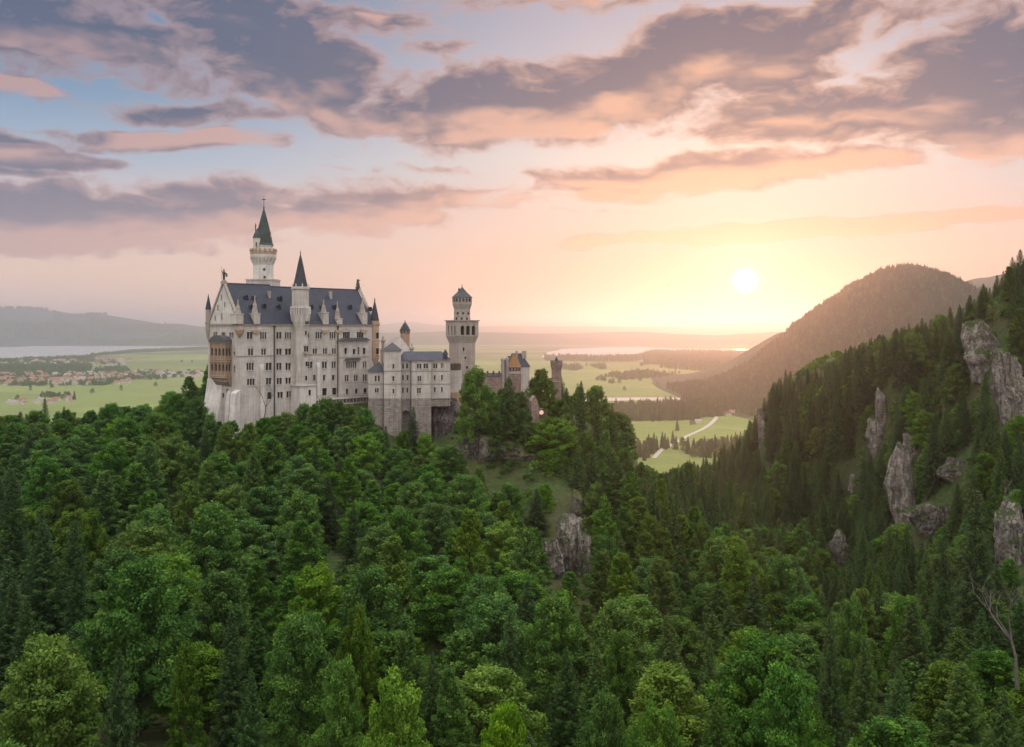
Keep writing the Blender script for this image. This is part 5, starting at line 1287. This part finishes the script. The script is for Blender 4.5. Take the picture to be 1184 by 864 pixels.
ua, ub, v, zt, dep = blk[1]; hip('roof', ua, ub, v, 4.6, zt+.02, WG.f(454.6, 395.8, 1.2)[1], 'slate_dark', e)
ua, ub, v, zt, dep = blk[2]; zt = blk[3][3]; ub = blk[4][1]; zrr = WG.f(490, 406.4, 5)[1]; hip('roof', ua, ub, 0, 10.6, zt+.04, zrr, 'slate', e, ua+1, ub-2.4)
ua, ub, v, zt, dep = blk[3]; hip('roof', ua, ub, v, 8, zt+.06, zrr+.1, 'slate', e)
b = MB(); uq = WG.f(515, 410, .8)[0]; b.box(uq-.6, uq+.6, .4, 1.6, zt, WG.f(515, 410.5, .8)[1]); b.lathe([(.95, WG.f(515, 410.5, .8)[1]), (.5, WG.f(515, 406.5, .8)[1]), (.05, WG.f(515, 404, .8)[1])], uq, 1.0, 8); b.build('roof_turret', MAT['slate_dark'], e)
uq = WG.f(443.3, 440, -.9)[0]; b = MB(); b.box(uq-.16, uq+.16, -.95, -.62, 4, WG.f(443, 420, -.6)[1]); b.build('drainpipe', MAT['pipe_metal'], e)
uq = WG.f(475.2, 440, -.2)[0]; b = MB(); b.box(uq-.16, uq+.16, -.3, -.02, WG.f(475, 505, 0)[1], WG.f(475, 418, 0)[1]); b.build('drainpipe', MAT['pipe_metal'], e)

# ---- gabled house with round turret behind the wing
GH = Bld('gabled_house', 'small pale gabled house rising behind the lower castle wing', 'building', 446, 312, 20, 150)
k = 315/FP; ua, ub = 0, 29*k*1.0; zE = GH.f(460, 404, 0)[1]; zR_ = GH.f(460, 390.5, 0)[1]
b = MB(); b.box(0, ub, 0, 9, 0, zE); b.prism([(0, zE), (ub, zE), (ub*.62, zR_)], 'y', 0, .8); b.build('wall', MAT['limestone_light'], GH.e)
b = MB(); b.face([(-.3, .3, zE-.2), (ub*.62, .3, zR_), (ub*.62, 9, zR_), (-.3, 9, zE-.2)]); b.face([(ub+.3, .3, zE-.2), (ub*.62, .3, zR_), (ub*.62, 9, zR_), (ub+.3, 9, zE-.2)]); b.build('roof', MAT['barn_roof'], GH.e)
for px, pt_ in ((443.2, 388), (476.3, 396.5)):
    u = GH.f(px, 400, -.5)[0]; b = MB(); z1 = GH.f(px, pt_, -.5)[1]; b.lathe([(.55, 0), (.55, z1-2.2), (.8, z1-2.1), (.8, z1-1.5), (.35, z1-1.2), (.3, z1-.5), (.03, z1)], u, -.2, 8); b.build('chimney', MAT['tower_stone'], GH.e)
p = P(468.3, 400, 318); RTB = empty('round_turret', (p.x, p.y, 165)); tag(RTB, 'small warm stone round turret with dark cone roof behind the gabled house', 'tower')
z_ = lambda py: CAMZ+(HY-py)*318/FP-165; k = 318/FP
b = MB(); b.lathe([(5.3*k, 0), (5.3*k, z_(386)), (6.1*k, z_(384.5)), (6.1*k, z_(382.8))], 0, 0, 14); b.build('shaft', MAT['warm_stone'], RTB)
b = MB(); b.lathe([(6.7*k, z_(382.8)), (4.2*k, z_(378)), (1.2*k, z_(373.4)), (.4*k, z_(372.6)), (.6*k, z_(371.8)), (.02, z_(370))], 0, 0, 14); b.build('roof', MAT['slate_dark'], RTB)
for a in (-2.2, -1.57, -.9):
    b = MB() if a == -2.2 else b; r = 6.1*k+.02; c = Vector((r*math.cos(a), r*math.sin(a), z_(384))); t1 = Vector((-math.sin(a), math.cos(a), 0)); b.face([c-t1*.25-Vector((0,0,.3)), c+t1*.25-Vector((0,0,.3)), c+t1*.25+Vector((0,0,.3)), c-t1*.25+Vector((0,0,.3))])
b.build('window', MAT['window_dark'], RTB)

# ---- square tower with round top
SQ = Bld('square_tower', 'tall square tower with flared head and a round turret on top', 'tower', 530.3, 306, 31, 150)
s_ = SQ.f(549.4, 420)[0]; s2 = SQ.g(519.3, 420)[0]; e = SQ.e; zf = lambda py: SQ.f(540, py)[1]; print('square tower', s_, s2)
b = MB(); zt = zf(397); zh0, zh1 = zf(388.5), zf(371.4); q = .8
b.box(0, s_, 0, s2, 0, zt, 't')
def frus(b, o0, z0, o1, z1):
    A_ = [(-o0, -o0, z0), (s_+o0, -o0, z0), (s_+o0, s2+o0, z0), (-o0, s2+o0, z0)]; B_ = [(-o1, -o1, z1), (s_+o1, -o1, z1), (s_+o1, s2+o1, z1), (-o1, s2+o1, z1)]
    for i in range(4): j = (i+1) % 4; b.face([A_[i], A_[j], B_[j], B_[i]])
frus(b, 0, zt, q, zh0)
hops = [(s_*(i+.5)/3+(0), zf(382), 1.35, 3.0, True) for i in range(3)]; hop2 = [(s2*(i+.5)/3, zf(382), .95, 3.0, True) for i in range(3)]
hh = [(u+0, z, w, h, a) for u, z, w, h, a in hops]
wall(b, (0, -q, 0), X3, NF, -q, s_+q, zh0, zh1, hh, .6); wall(b, (-q, 0, 0), Y3, (-1, 0, 0), -q, s2+q, zh0, zh1, hop2, .6)
wall(b, (s_+q, 0, 0), Y3, (1, 0, 0), -q, s2+q, zh0, zh1); wall(b, (0, s2+q, 0), X3, (0, 1, 0), -q, s_+q, zh0, zh1); b.face([(-q,-q,zh1),(s_+q,-q,zh1),(s_+q,s2+q,zh1),(-q,s2+q,zh1)])
b.build('shaft', MAT['tower_stone'], e)
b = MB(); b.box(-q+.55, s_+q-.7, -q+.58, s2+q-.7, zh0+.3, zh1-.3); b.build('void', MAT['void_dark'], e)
b = MB(); b.box(-q-.3, s_+q+.3, -q-.3, s2+q+.3, zh1+.003, zh1+.35); b.build('cornice', MAT['cornice_stone'], e)
for px, py, wp, hp in ((536,404,.6,1.0),(538,414,.5,.7),(540,425,.7,.7)):
    u, z = SQ.f(px, py); window(e, (0, -.02, 0), X3, NF, u, z, wp, hp*1.3, 1, False, depth=0.0)
cxs, cys = s_/2, s2/2; px_c = SQ.pxat(cxs, cys); k = SQ.Yof(cxs, cys)/FP; z_ = lambda py: CAMZ+(HY-py)*k-SQ.zb; print('sq top px', px_c)
b = MB(); b.lathe([(9.4*k, zh1+.35), (9.4*k, z_(357.5)), (10*k, z_(356)), (11.3*k, z_(352)), (11.3*k, z_(344.2))], cxs, cys, 18); tt_ = b.build('round_top', MAT['tower_stone'], e)
b = MB(); b.lathe([(12.4*k, z_(344.3)), (12.0*k, z_(343.9)), (6*k, z_(338.4)), (.8*k, z_(332.6)), (.3*k, z_(331)), (.6*k, z_(330)), (.02, z_(328.8))], cxs, cys, 18); b.build('roof', MAT['slate_dark'], tt_)
b = MB()
for i in range(18):
    a = 2*math.pi*(i+.5)/18; r = 11.3*k+.02; c = Vector((cxs+r*math.cos(a), cys+r*math.sin(a), z_(347))); t1 = Vector((-math.sin(a), math.cos(a), 0)); n0 = Vector((math.cos(a), math.sin(a), 0))*.03
    w_, h_ = .30, .62; b.face([c+n0+t1*x+Vector((0, 0, z)) for x, z in ((-w_, -h_), (w_, -h_), (w_, h_*.4), (0, h_), (-w_, h_*.4))])
for i in range(9):
    a = 2*math.pi*i/9; r = 9.4*k+.03
    for py in (362.5, 368.6):
        c = Vector((cxs+r*math.cos(a+py), cys+r*math.sin(a+py), z_(py))); t1 = Vector((-math.sin(a+py), math.cos(a+py), 0)); b.face([c+t1*x+Vector((0, 0, z)) for x, z in ((-.35, -.35), (.35, -.35), (.35, .35), (-.35, .35))])
b.build('window', MAT['window_dark'], tt_)
b = MB(); b.box(cxs-4.6*k, cxs-3.6*k, cys-.3, cys+.4, z_(343), z_(334)); b.lathe([(.3, z_(334)), (.02, z_(332.6))], cxs-4.1*k, cys, 6); b.build('chimney', MAT['bronze'], tt_)

# ---- short connecting wall between wing and square tower
CW = Bld('connecting_wall', 'short pale wall with dark roofed top between the wing and the square tower', 'wall', 519.8, 300, 5, 152)
kq = 300/FP; b = MB(); b.box(0, 14*kq, 0, 3, 0, CW.f(525, 428)[1]); b.build('masonry', MAT['limestone'], CW.e)
b = MB(); b.box(.1, 13*kq, -.15, 2.8, CW.f(525, 428)[1], CW.f(525, 420.5)[1]); b.build('hoarding', MAT['timber'], CW.e)
b = MB(); b.box(0, 34*kq, -1.6, -.02, 0, CW.f(525, 453.5)[1]); b.build('ledge', MAT['warm_stone'], CW.e)

# ---- curtain wall to the gatehouse
RW_ = Bld('curtain_wall', 'long low castle wall with dark coping running from tower to gatehouse', 'wall', 548, 308, 4, 152)
k = 308/FP; zt = RW_.f(565, 434.5)[1]; b = MB(); b.box(0, 33*k, 0, 2.2, 0, zt); b.build('masonry', MAT['pink_stone'], RW_.e)
b = MB(); b.prism([(-.3, zt), (2.5, zt), (1.1, zt+.9)], 'x', 0, 33*k)
for i in range(5): b.box(i*1.9+.4, i*1.9+.9, .2, 1.2, zt+.3, zt+1.5)
b.build('coping', MAT['slate_dark'], RW_.e)

# ---- gatehouse
GT = Bld('gatehouse', 'ochre stepped gable gatehouse with blue slate roof above the trees', 'building', 586.8, 318, 14, 160)
e = GT.e; k = 318/FP; gw = GT.f(602.5, 420)[0]; zE = GT.f(594, 424.5)[1]; zR_ = GT.f(594, 410.2)[1]; dp = 9.5
b = MB(); b.box(0, gw, 0, dp, 0, zE); b.build('wall', MAT['pink_stone'], e)
b = MB(); n = 5
for i in range(n): f = i/n; b.box(gw/2*f*.9+.02*i, gw-gw/2*f*.9-.02*i, -.05, .65, zE+(zR_-zE)*f+.003*i, zE+(zR_-zE)*(f+1/n))
b.build('gable', MAT['yellow_plaster'], e)
b = MB(); b.face([(-.3, .66, zE), (gw/2, .66, zR_-.6), (gw/2, dp, zR_-.6), (-.3, dp, zE)]); b.face([(gw+.3, .66, zE), (gw/2, .66, zR_-.6), (gw/2, dp, zR_-.6), (gw+.3, dp, zE)]); b.build('roof', MAT['slate'], e)
b = MB(); u2 = GT.f(612.5, 420, 3)[0]; zq0 = GT.f(606, 424, 3)[1]; b.box(gw-.5, u2, 3, 9, 0, zq0); b.build('side_wall', MAT['limestone'], e)
b = MB(); zq1 = GT.f(605, 408.6, 6)[1]; b.face([(gw-2.2, 2.6, zq0-.02), (u2+.2, 2.6, zq0-.02), (u2-2.2, 6, zq1), (gw-1.8, 6, zq1)]); b.face([(gw-2.2, 9.3, zq0-.02), (u2+.2, 9.3, zq0-.02), (u2-2.2, 6, zq1), (gw-1.8, 6, zq1)]); b.face([(u2+.2, 2.6, zq0-.02), (u2+.2, 9.3, zq0-.02), (u2-2.2, 6, zq1)])
b.build('roof', MAT['slate'], e)
for px in (590, 593.8, 597.4, 600.2): u, z = GT.f(px, 427); window(e, (0, -.01, 0), X3, NF, u, z, .5, 1.3, 1, True, depth=0.0)
b = MB(); zw = GT.f(594, 431)[1]; b.box(-.1, gw+.1, -.12, -.003, zw-.3, zw+.1); b.build('string_course', MAT['trim_stone'], e)
for px, r, pt_ in ((581.2,1.9,413.5),(586.6,1.5,412.6)):
    u = GT.f(px, 420, -.5)[0]; z1 = GT.f(px, pt_, -.5)[1]; b = MB(); b.lathe([(r*k, 0), (r*k, z1-1.2), (r*k*1.2, z1-1.1), (r*k*1.2, z1-.5), (r*k*.5, z1-.1), (.03, z1+.3)], u, -.5, 10); b.build('turret', MAT['tower_stone'], e)
for px in (597.2, 604.6, 607.5): u, z = GT.f(px, 408, 5); b = MB(); b.box(u-.3, u+.3, 4.6, 5.4, z-2, z+.6); b.build('chimney', MAT['tower_stone'], e)

# ---- round tower at the right end
p = P(643.4, 430, 322); k = 322/FP; z_ = lambda py: CAMZ+(HY-py)*k-150
RE = empty('round_tower', (p.x, p.y, 150)); tag(RE, 'brown battlemented round tower standing alone right of the gatehouse', 'tower')
b = MB(); b.lathe([(5.6*k, 0), (5.6*k, z_(428)), (7.0*k, z_(422)), (7.0*k, z_(419.5)), (6*k, z_(419.5))], 0, 0, 18); b.build('shaft', MAT['pink_stone'], RE)
b = MB()
for i in range(9):
    a = 2*math.pi*i/9+.2; m_ = Matrix.Rotation(a, 3, 'Z'); pts = [m_@Vector(q) for q in ((5.9*k,-.38,z_(419.5)),(7.1*k,-.38,z_(419.5)),(7.1*k,.38,z_(419.5)),(5.9*k,.38,z_(419.5)),(5.9*k,-.38,z_(417)),(7.1*k,-.38,z_(417)),(7.1*k,.38,z_(417)),(5.9*k,.38,z_(417)))]
    for q in ((4,5,6,7),(0,1,5,4),(1,2,6,5),(2,3,7,6),(3,0,4,7)): b.face([pts[j] for j in q])
b.build('battlement', MAT['pink_stone'], RE)
b = MB(); b.lathe([(3.6*k, z_(419.6)), (1.6*k, z_(415.5)), (.4*k, z_(413)), (.02, z_(411.6))], 0, 0, 10); b.build('roof', MAT['slate_dark'], RE)
b = MB(); b.lathe([(5.75*k, z_(441.3)), (5.75*k, z_(440.2))], 0, 0, 18, 0, False); b.build('string_course', MAT['cornice_stone'], RE)

# ---- small ruin and its lamp below the gatehouse
RN = Bld('stone_hut', 'small pinkish stone hut half hidden by trees below the round tower', 'building', 614.5, 262, 10, 160)
k = 262/FP; b = MB(); b.prism([(0, 0), (11*k, 0), (9*k, RN.f(620, 472)[1]), (7*k, RN.f(620, 463)[1]), (4.0*k, RN.f(620, 458)[1]), (0, RN.f(618, 464)[1])], 'y', 0, 4); b.build('wall', MAT['pink_stone'], RN.e)
b = MB(); b.prism([(10.5*k, 0), (20*k, 0), (19*k, RN.f(620, 478)[1]), (15*k, RN.f(620, 473)[1]), (10.5*k, RN.f(620, 474)[1])], 'y', .4, 3.6); b.build('dark_annex', MAT['timber'], RN.e)
# ------------------------------------------------------------------ small things near the castle
q = P(626, 477, 259); b = MB(); b.lathe([(.02, -.62), (.42, -.46), (.62, 0), (.42, .46), (.02, .62)], 0, 0, 14)
m, t, o = material('lamp_globe'); em = t.new('ShaderNodeEmission'); em.inputs[0].default_value = (1, .62, .45, 1); em.inputs[1].default_value = .9; t.l.new(em.outputs[0], o.inputs[0])
lp = empty('globe_lamp', (q.x, q.y, q.z)); tag(lp, 'round glowing peach lamp globe beside the small pink stone hut', 'lamp')
b.build('globe', MAT['lamp_globe'], lp, True); b = MB(); b.lathe([(.09, -7), (.07, -.6)], 0, 0, 8); b.build('post', MAT['pipe_metal'], lp)
def bare_tree(px, py, Y, Hm, seed, label):
    r = random.Random(seed); b = MB(); br = MB()
    def grow(mb, p, d, L, rad, dep):
        n = 3
        for i in range(n):
            d = (d+Vector((r.uniform(-.18, .18), r.uniform(-.18, .18), r.uniform(-.02, .12)))).normalized(); e = p+d*L/n
            mb.tube(p, e, rad*(1-i/n*.45), rad*(1-(i+1)/n*.45), 6); p = e
        if dep > 0:
            for _ in range(3 if dep > 1 else 2):
                dd = (d+Vector((r.uniform(-.9, .9), r.uniform(-.9, .9), r.uniform(-.1, .6)))).normalized(); grow(br, p, dd, L*r.uniform(.5, .75), rad*.5, dep-1)
    q = P(px, py, Y); e = empty('bare_tree', q); tag(e, label, 'tree'); grow(b, Vector((0, 0, -Hm*.3)), Vector((.05, 0, 1)), Hm*.75, .22, 4)
    b.build('trunk', MAT['bark_pale'], e); br.build('branches', MAT['bark_pale'], e)
bare_tree(1176, 775, 98, 6.5, 3, 'leafless pale forked tree standing at the right edge of the forest')
bare_tree(1162, 600, 185, 5, 8, 'thin leafless grey tree in front of the rock wall on the gorge side')
bare_tree(304, 484, 262, 7, 5, 'thin leafless tree growing up against the castle hall wall')

# ------------------------------------------------------------------ trees of the plain
far_spruce = spruce_crown('far_spruce_crown', 300, 24, 4.6, .6, 'spruce_needle', .16, 1.9)
far_round = broadleaf_crown('far_round_crown', 310, 15, 6.5, .8, 'round', 40, 26, 'maple_leaf', 1.5)
far_oval = broadleaf_crown('far_oval_crown', 311, 18, 5.5, .8, 'oval', 40, 24, 'beech_leaf', 1.4)
fst = trunk_mesh('far_trunk', 8, .35, 'spruce', 320)
FT = [(778,513,0),(783,498,0),(789,515,1),(801,492,1),(812,478,1),(663,500,1),(740,441,1),(715,434,2),(690,440,1),(770,436,2),(722,452,1),(668,448,1),(760,447,2),(790,460,1),(700,425,1),
      (86,462,0),(35,452,2),(60,449,1),(107,455,1),(20,463,1),(73,462,1),(210,419,1),(222,420,2),(180,447,1),(140,452,2)]
FTO = []; NMf = ['pointed dark','round green','tall leafy']
for i, (px, py, k) in enumerate(FT):
    v = PG(px, py); e = empty('field_tree', (v.x, v.y, 0), i*1.3); s = .9 if px > 600 else 1.0; e.scale = (s, s, s)
    c = link((far_spruce, far_round, far_oval)[k], 'crown', e); link(fst, 'trunk', e); FTO.append(c)
    where = ('beside the winding pale road' if 765 < px < 815 and py > 475 else ('in the meadows right of the castle spur' if px > 600 else ('near the small hamlet at far left' if px < 115 else 'in the fields left of the castle')))
    sib = [j for j, q_ in enumerate(FT) if (('r' if 765 < q_[0] < 815 and q_[1] > 475 else ('m' if q_[0] > 600 else ('h' if q_[0] < 115 else 'f'))) == ('r' if 765 < px < 815 and py > 475 else ('m' if px > 600 else ('h' if px < 115 else 'f'))))]
    sib.sort(key=lambda j: FT[j][0]); tag(e, f'{NMf[k]} lone tree, {NUM[sib.index(i)]} from left {where}', 'tree', 'lone trees out on the plain')
SS, SR, SO = FTO[0], FTO[2], FTO[7]
def inpoly(x, y, poly):
    n = len(poly); c = False
    for i in range(n):
        (x1, y1), (x2, y2) = poly[i], poly[i-1]
        if (y1 > y) != (y2 > y) and x < (x2-x1)*(y-y1)/(y2-y1)+x1: c = not c
    return c
def wood(polys, spacing, thin=1.0, s0=.8, s1=1.15):
    pts = []
    for pg in polys:
        w_ = [PG(a, b_) for a, b_ in pg]; pl_ = [(v.x, v.y) for v in w_]; x0, x1 = min(p[0] for p in pl_), max(p[0] for p in pl_); y0, y1 = min(p[1] for p in pl_), max(p[1] for p in pl_)
        n = int((x1-x0)*(y1-y0)/spacing**2)
        if n > 60000: n = 60000
        R_ = np.random.default_rng(len(pts)+3).random((n, 2))
        for a, b_ in R_:
            x, y = x0+a*(x1-x0), y0+b_*(y1-y0)
            if inpoly(x, y, pl_) and (thin >= 1 or vnoise(x/90, y/220, 3) < thin): s = random.uniform(s0, s1); pts.append((x, y, -.5, random.uniform(0, 6.28), s, s*random.uniform(.9, 1.15)))
    return pts
w1 = wood([[(686,484),(720,487),(760,487.5),(800,485.5),(838,481),(850,475),(905,474),(905,462),(860,466),(800,469),(760,472),(720,474),(690,478)]], 9.5)
w1 += wood([[(788,462),(880,474),(880,440),(850,440),(800,448)], [(852,474),(905,478),(905,470)]], 12)
w1 += wood([[(745,534),(760,520),(790,520),(800,530),(860,530),(860,516),(812,519),(800,524),(770,516),(752,518),(735,524)]], 9, 1, .7, 1.0)
scatter('spruce_belt', w1, [SS, SS, SO], 'dark belt of spruces across the valley floor before the mountain', 'wood')
w2 = wood([[(735,415),(900,436),(900,409),(760,407.5),(745,410)], [(630,417.5),(700,418.5),(740,418),(740,413.5),(690,414.5),(630,414)]], 21, .8, 1.0, 1.5)
w2 += wood([[(690,441),(760,438),(790,432),(740,431),(700,436)], [(700,447),(742,446),(742,443),(704,443.5)], [(740,424),(830,431),(830,424),(745,418)]], 20, .66)
w2 += wood([[(640,430),(700,428),(700,423),(640,424)]], 22, .6)
scatter('valley_wood', w2, [SR, SO, SS], 'hazy woods and hedges round the right lake and its meadows', 'wood')
w3 = wood([[(0,421),(60,418.5),(110,416),(110,413.6),(60,415.6),(0,418.2)], [(0,430),(60,431.5),(105,430),(105,426),(60,424.5),(0,424)], [(105,412.5),(160,408.2),(240,404.5),(240,403.2),(160,406.6),(105,411.6)]], 20, .9, .9, 1.5)
w3 += wood([[(0,447),(140,446),(150,440),(240,438),(240,432),(150,430),(130,417),(0,421)]], 20, .56, .7, 1.1)
w3 += wood([[(10,464),(80,463),(80,458),(10,460)], [(100,446),(150,444),(150,438),(100,439)]], 17, .6, .7, 1.1)
scatter('village_trees', w3, [SR, SO, SR], 'hazy trees and hedgerows round the lakeside village', 'wood')
# forest on the mountain
mx = rng.uniform(360, 2500, 52000); my = rng.uniform(1700, 3050, 52000); mz = hM(mx, my); a_ = mx/my
ok = (mz > 2) & (a_ < .60) & (a_ > .12); pts = [(x, y, z-1, random.uniform(0, 6.28), s, s*random.uniform(.7, 1.1)) for x, y, z, s in zip(mx[ok], my[ok], mz[ok], rng.uniform(.55, 1.0, ok.sum()))]
scatter('mountain_forest', pts, [SS, SS, SO], 'dense forest covering the dome shaped mountain at right', 'forest')
print('far instances', len(w1), len(w2), len(w3), len(pts))
hx = rng.uniform(-8500, -2300, 9000); hy = rng.uniform(10400, 12600, 9000); hzv = hL(hx, hy)
ok = (hzv > 15) & (fbm(hx/900, hy/700, 4, 77) > -.02)
scatter('hill_forest', [(x, y, z-6, 0, s, s) for x, y, z, s in zip(hx[ok], hy[ok], hzv[ok], rng.uniform(1.6, 3.0, ok.sum()))], [SR, SO], 'distant woods patched over the blue hills beyond the left lake', 'forest')

# ------------------------------------------------------------------ houses
def house_mesh(name, w_, d_, h_, rh, roofm):
    b = MB(); b.cur = 0; b.box(-w_/2, w_/2, -d_/2, d_/2, 0, h_, 't')
    b.face([(-w_/2, -d_/2, h_), (-w_/2, d_/2, h_), (-w_/2, 0, h_+rh)]); b.face([(w_/2, -d_/2, h_), (w_/2, d_/2, h_), (w_/2, 0, h_+rh)])
    b.cur = 1; o_ = .6
    for s in (-1, 1): b.face([(-w_/2-o_, s*(d_/2+o_), h_-.3), (w_/2+o_, s*(d_/2+o_), h_-.3), (w_/2+o_, 0, h_+rh+.15), (-w_/2-o_, 0, h_+rh+.15)])
    b.cur = 2
    for s in (-1, 1):
        for i in range(3): x = -w_/2+w_*(i+.5)/3; b.face([(x-.6, s*(d_/2+.03), 1.2), (x+.6, s*(d_/2+.03), 1.2), (x+.6, s*(d_/2+.03), 2.8), (x-.6, s*(d_/2+.03), 2.8)])
    b.cur = 1; b.box(w_*.2, w_*.2+.8, .6, 1.4, h_+rh*.4, h_+rh+1)
    o = b.build(name, [MAT['white_wall'], MAT[roofm], MAT['window_dark']]); me = o.data; bpy.data.objects.remove(o); return me
HM = [house_mesh('village_house', 17, 12, 6, 5.5, 'red_tile'), house_mesh('village_house', 24, 13, 6.5, 6, 'red_tile'), house_mesh('village_house', 14, 12, 7, 5, 'red_tile'), house_mesh('village_house', 20, 13, 6, 5.5, 'barn_roof')]
CLU = [  # polygon in photo pixels, count, label
 ([(0,423),(70,422),(150,424),(150,415.8),(95,413.4),(40,416),(0,418)], 85, 'tiny red roofed house in the upper part of the lakeside village'),
 ([(0,446),(60,445),(120,446),(152,443),(152,434),(60,433),(0,433)], 120, 'tiny red roofed house in the lower part of the lakeside village'),
 ([(150,438.5),(240,437),(240,431.5),(150,430.5)], 48, 'tiny pale house in the row reaching from village to castle'),
 ([(5,467),(30,463),(80,462),(80,465.5),(30,468)], 26, 'small red roofed house in the hamlet on the meadow, far left')]
for pg, n, lab in CLU:
    k = 0; xs_, ys_ = [p[0] for p in pg], [p[1] for p in pg]; used = []
    while k < n:
        px, py = random.uniform(min(xs_), max(xs_)), random.uniform(min(ys_), max(ys_))
        if not inpoly(px, py, pg): continue
        v = PG(px, py)
        if any((v.x-a)**2+(v.y-c)**2 < 30**2 for a, c in used): k += .02; continue
        used.append((v.x, v.y)); o = link(HM[random.choice((0, 0, 1, 2, 3) if 'pale' not in lab else (3, 3, 0, 2))], 'village_house'); o.location = v; o.rotation_euler.z = random.choice((0, 1.57))+random.uniform(-.4, .4); s = random.uniform(1.0, 1.6)*(.62 if 'hamlet' in lab else 1); o.scale = (s, s, s)
        tag(o, lab, 'house', lab.replace('tiny ', '').replace('small ', '').replace(' house', ' houses')); k += 1
def barn(px, py, w_, d_, h_, rh, rz, label, rm='barn_roof'):
    v = PG(px, py); e = empty('barn', v, R(rz)); tag(e, label, 'barn')
    b = MB(); b.box(-w_/2, w_/2, -d_/2, d_/2, 0, h_, 't'); b.face([(-w_/2, -d_/2, h_), (-w_/2, d_/2, h_), (-w_/2, 0, h_+rh)]); b.face([(w_/2, -d_/2, h_), (w_/2, d_/2, h_), (w_/2, 0, h_+rh)]); b.build('wall', MAT['white_wall'], e)
    b = MB()
    for s in (-1, 1): b.face([(-w_/2-.8, s*(d_/2+.8), h_-.3), (w_/2+.8, s*(d_/2+.8), h_-.3), (w_/2+.8, 0, h_+rh+.15), (-w_/2-.8, 0, h_+rh+.15)])
    b.build('roof', MAT[rm], e)
barn(807, 489, 13, 9, 4, 3.5, 15, 'pale little barn standing alone in the meadow left of the road')
barn(781, 483, 10, 7, 3.5, 3, -10, 'tiny shed at the edge of the dark spruce belt')
barn(841, 480.5, 16, 10, 5, 4, 30, 'dark roofed farmhouse where the pale road meets the wood', 'timber')
barn(846, 478, 13, 9, 4.5, 3.5, -20, 'small farm building just behind the dark roofed farmhouse', 'red_tile')
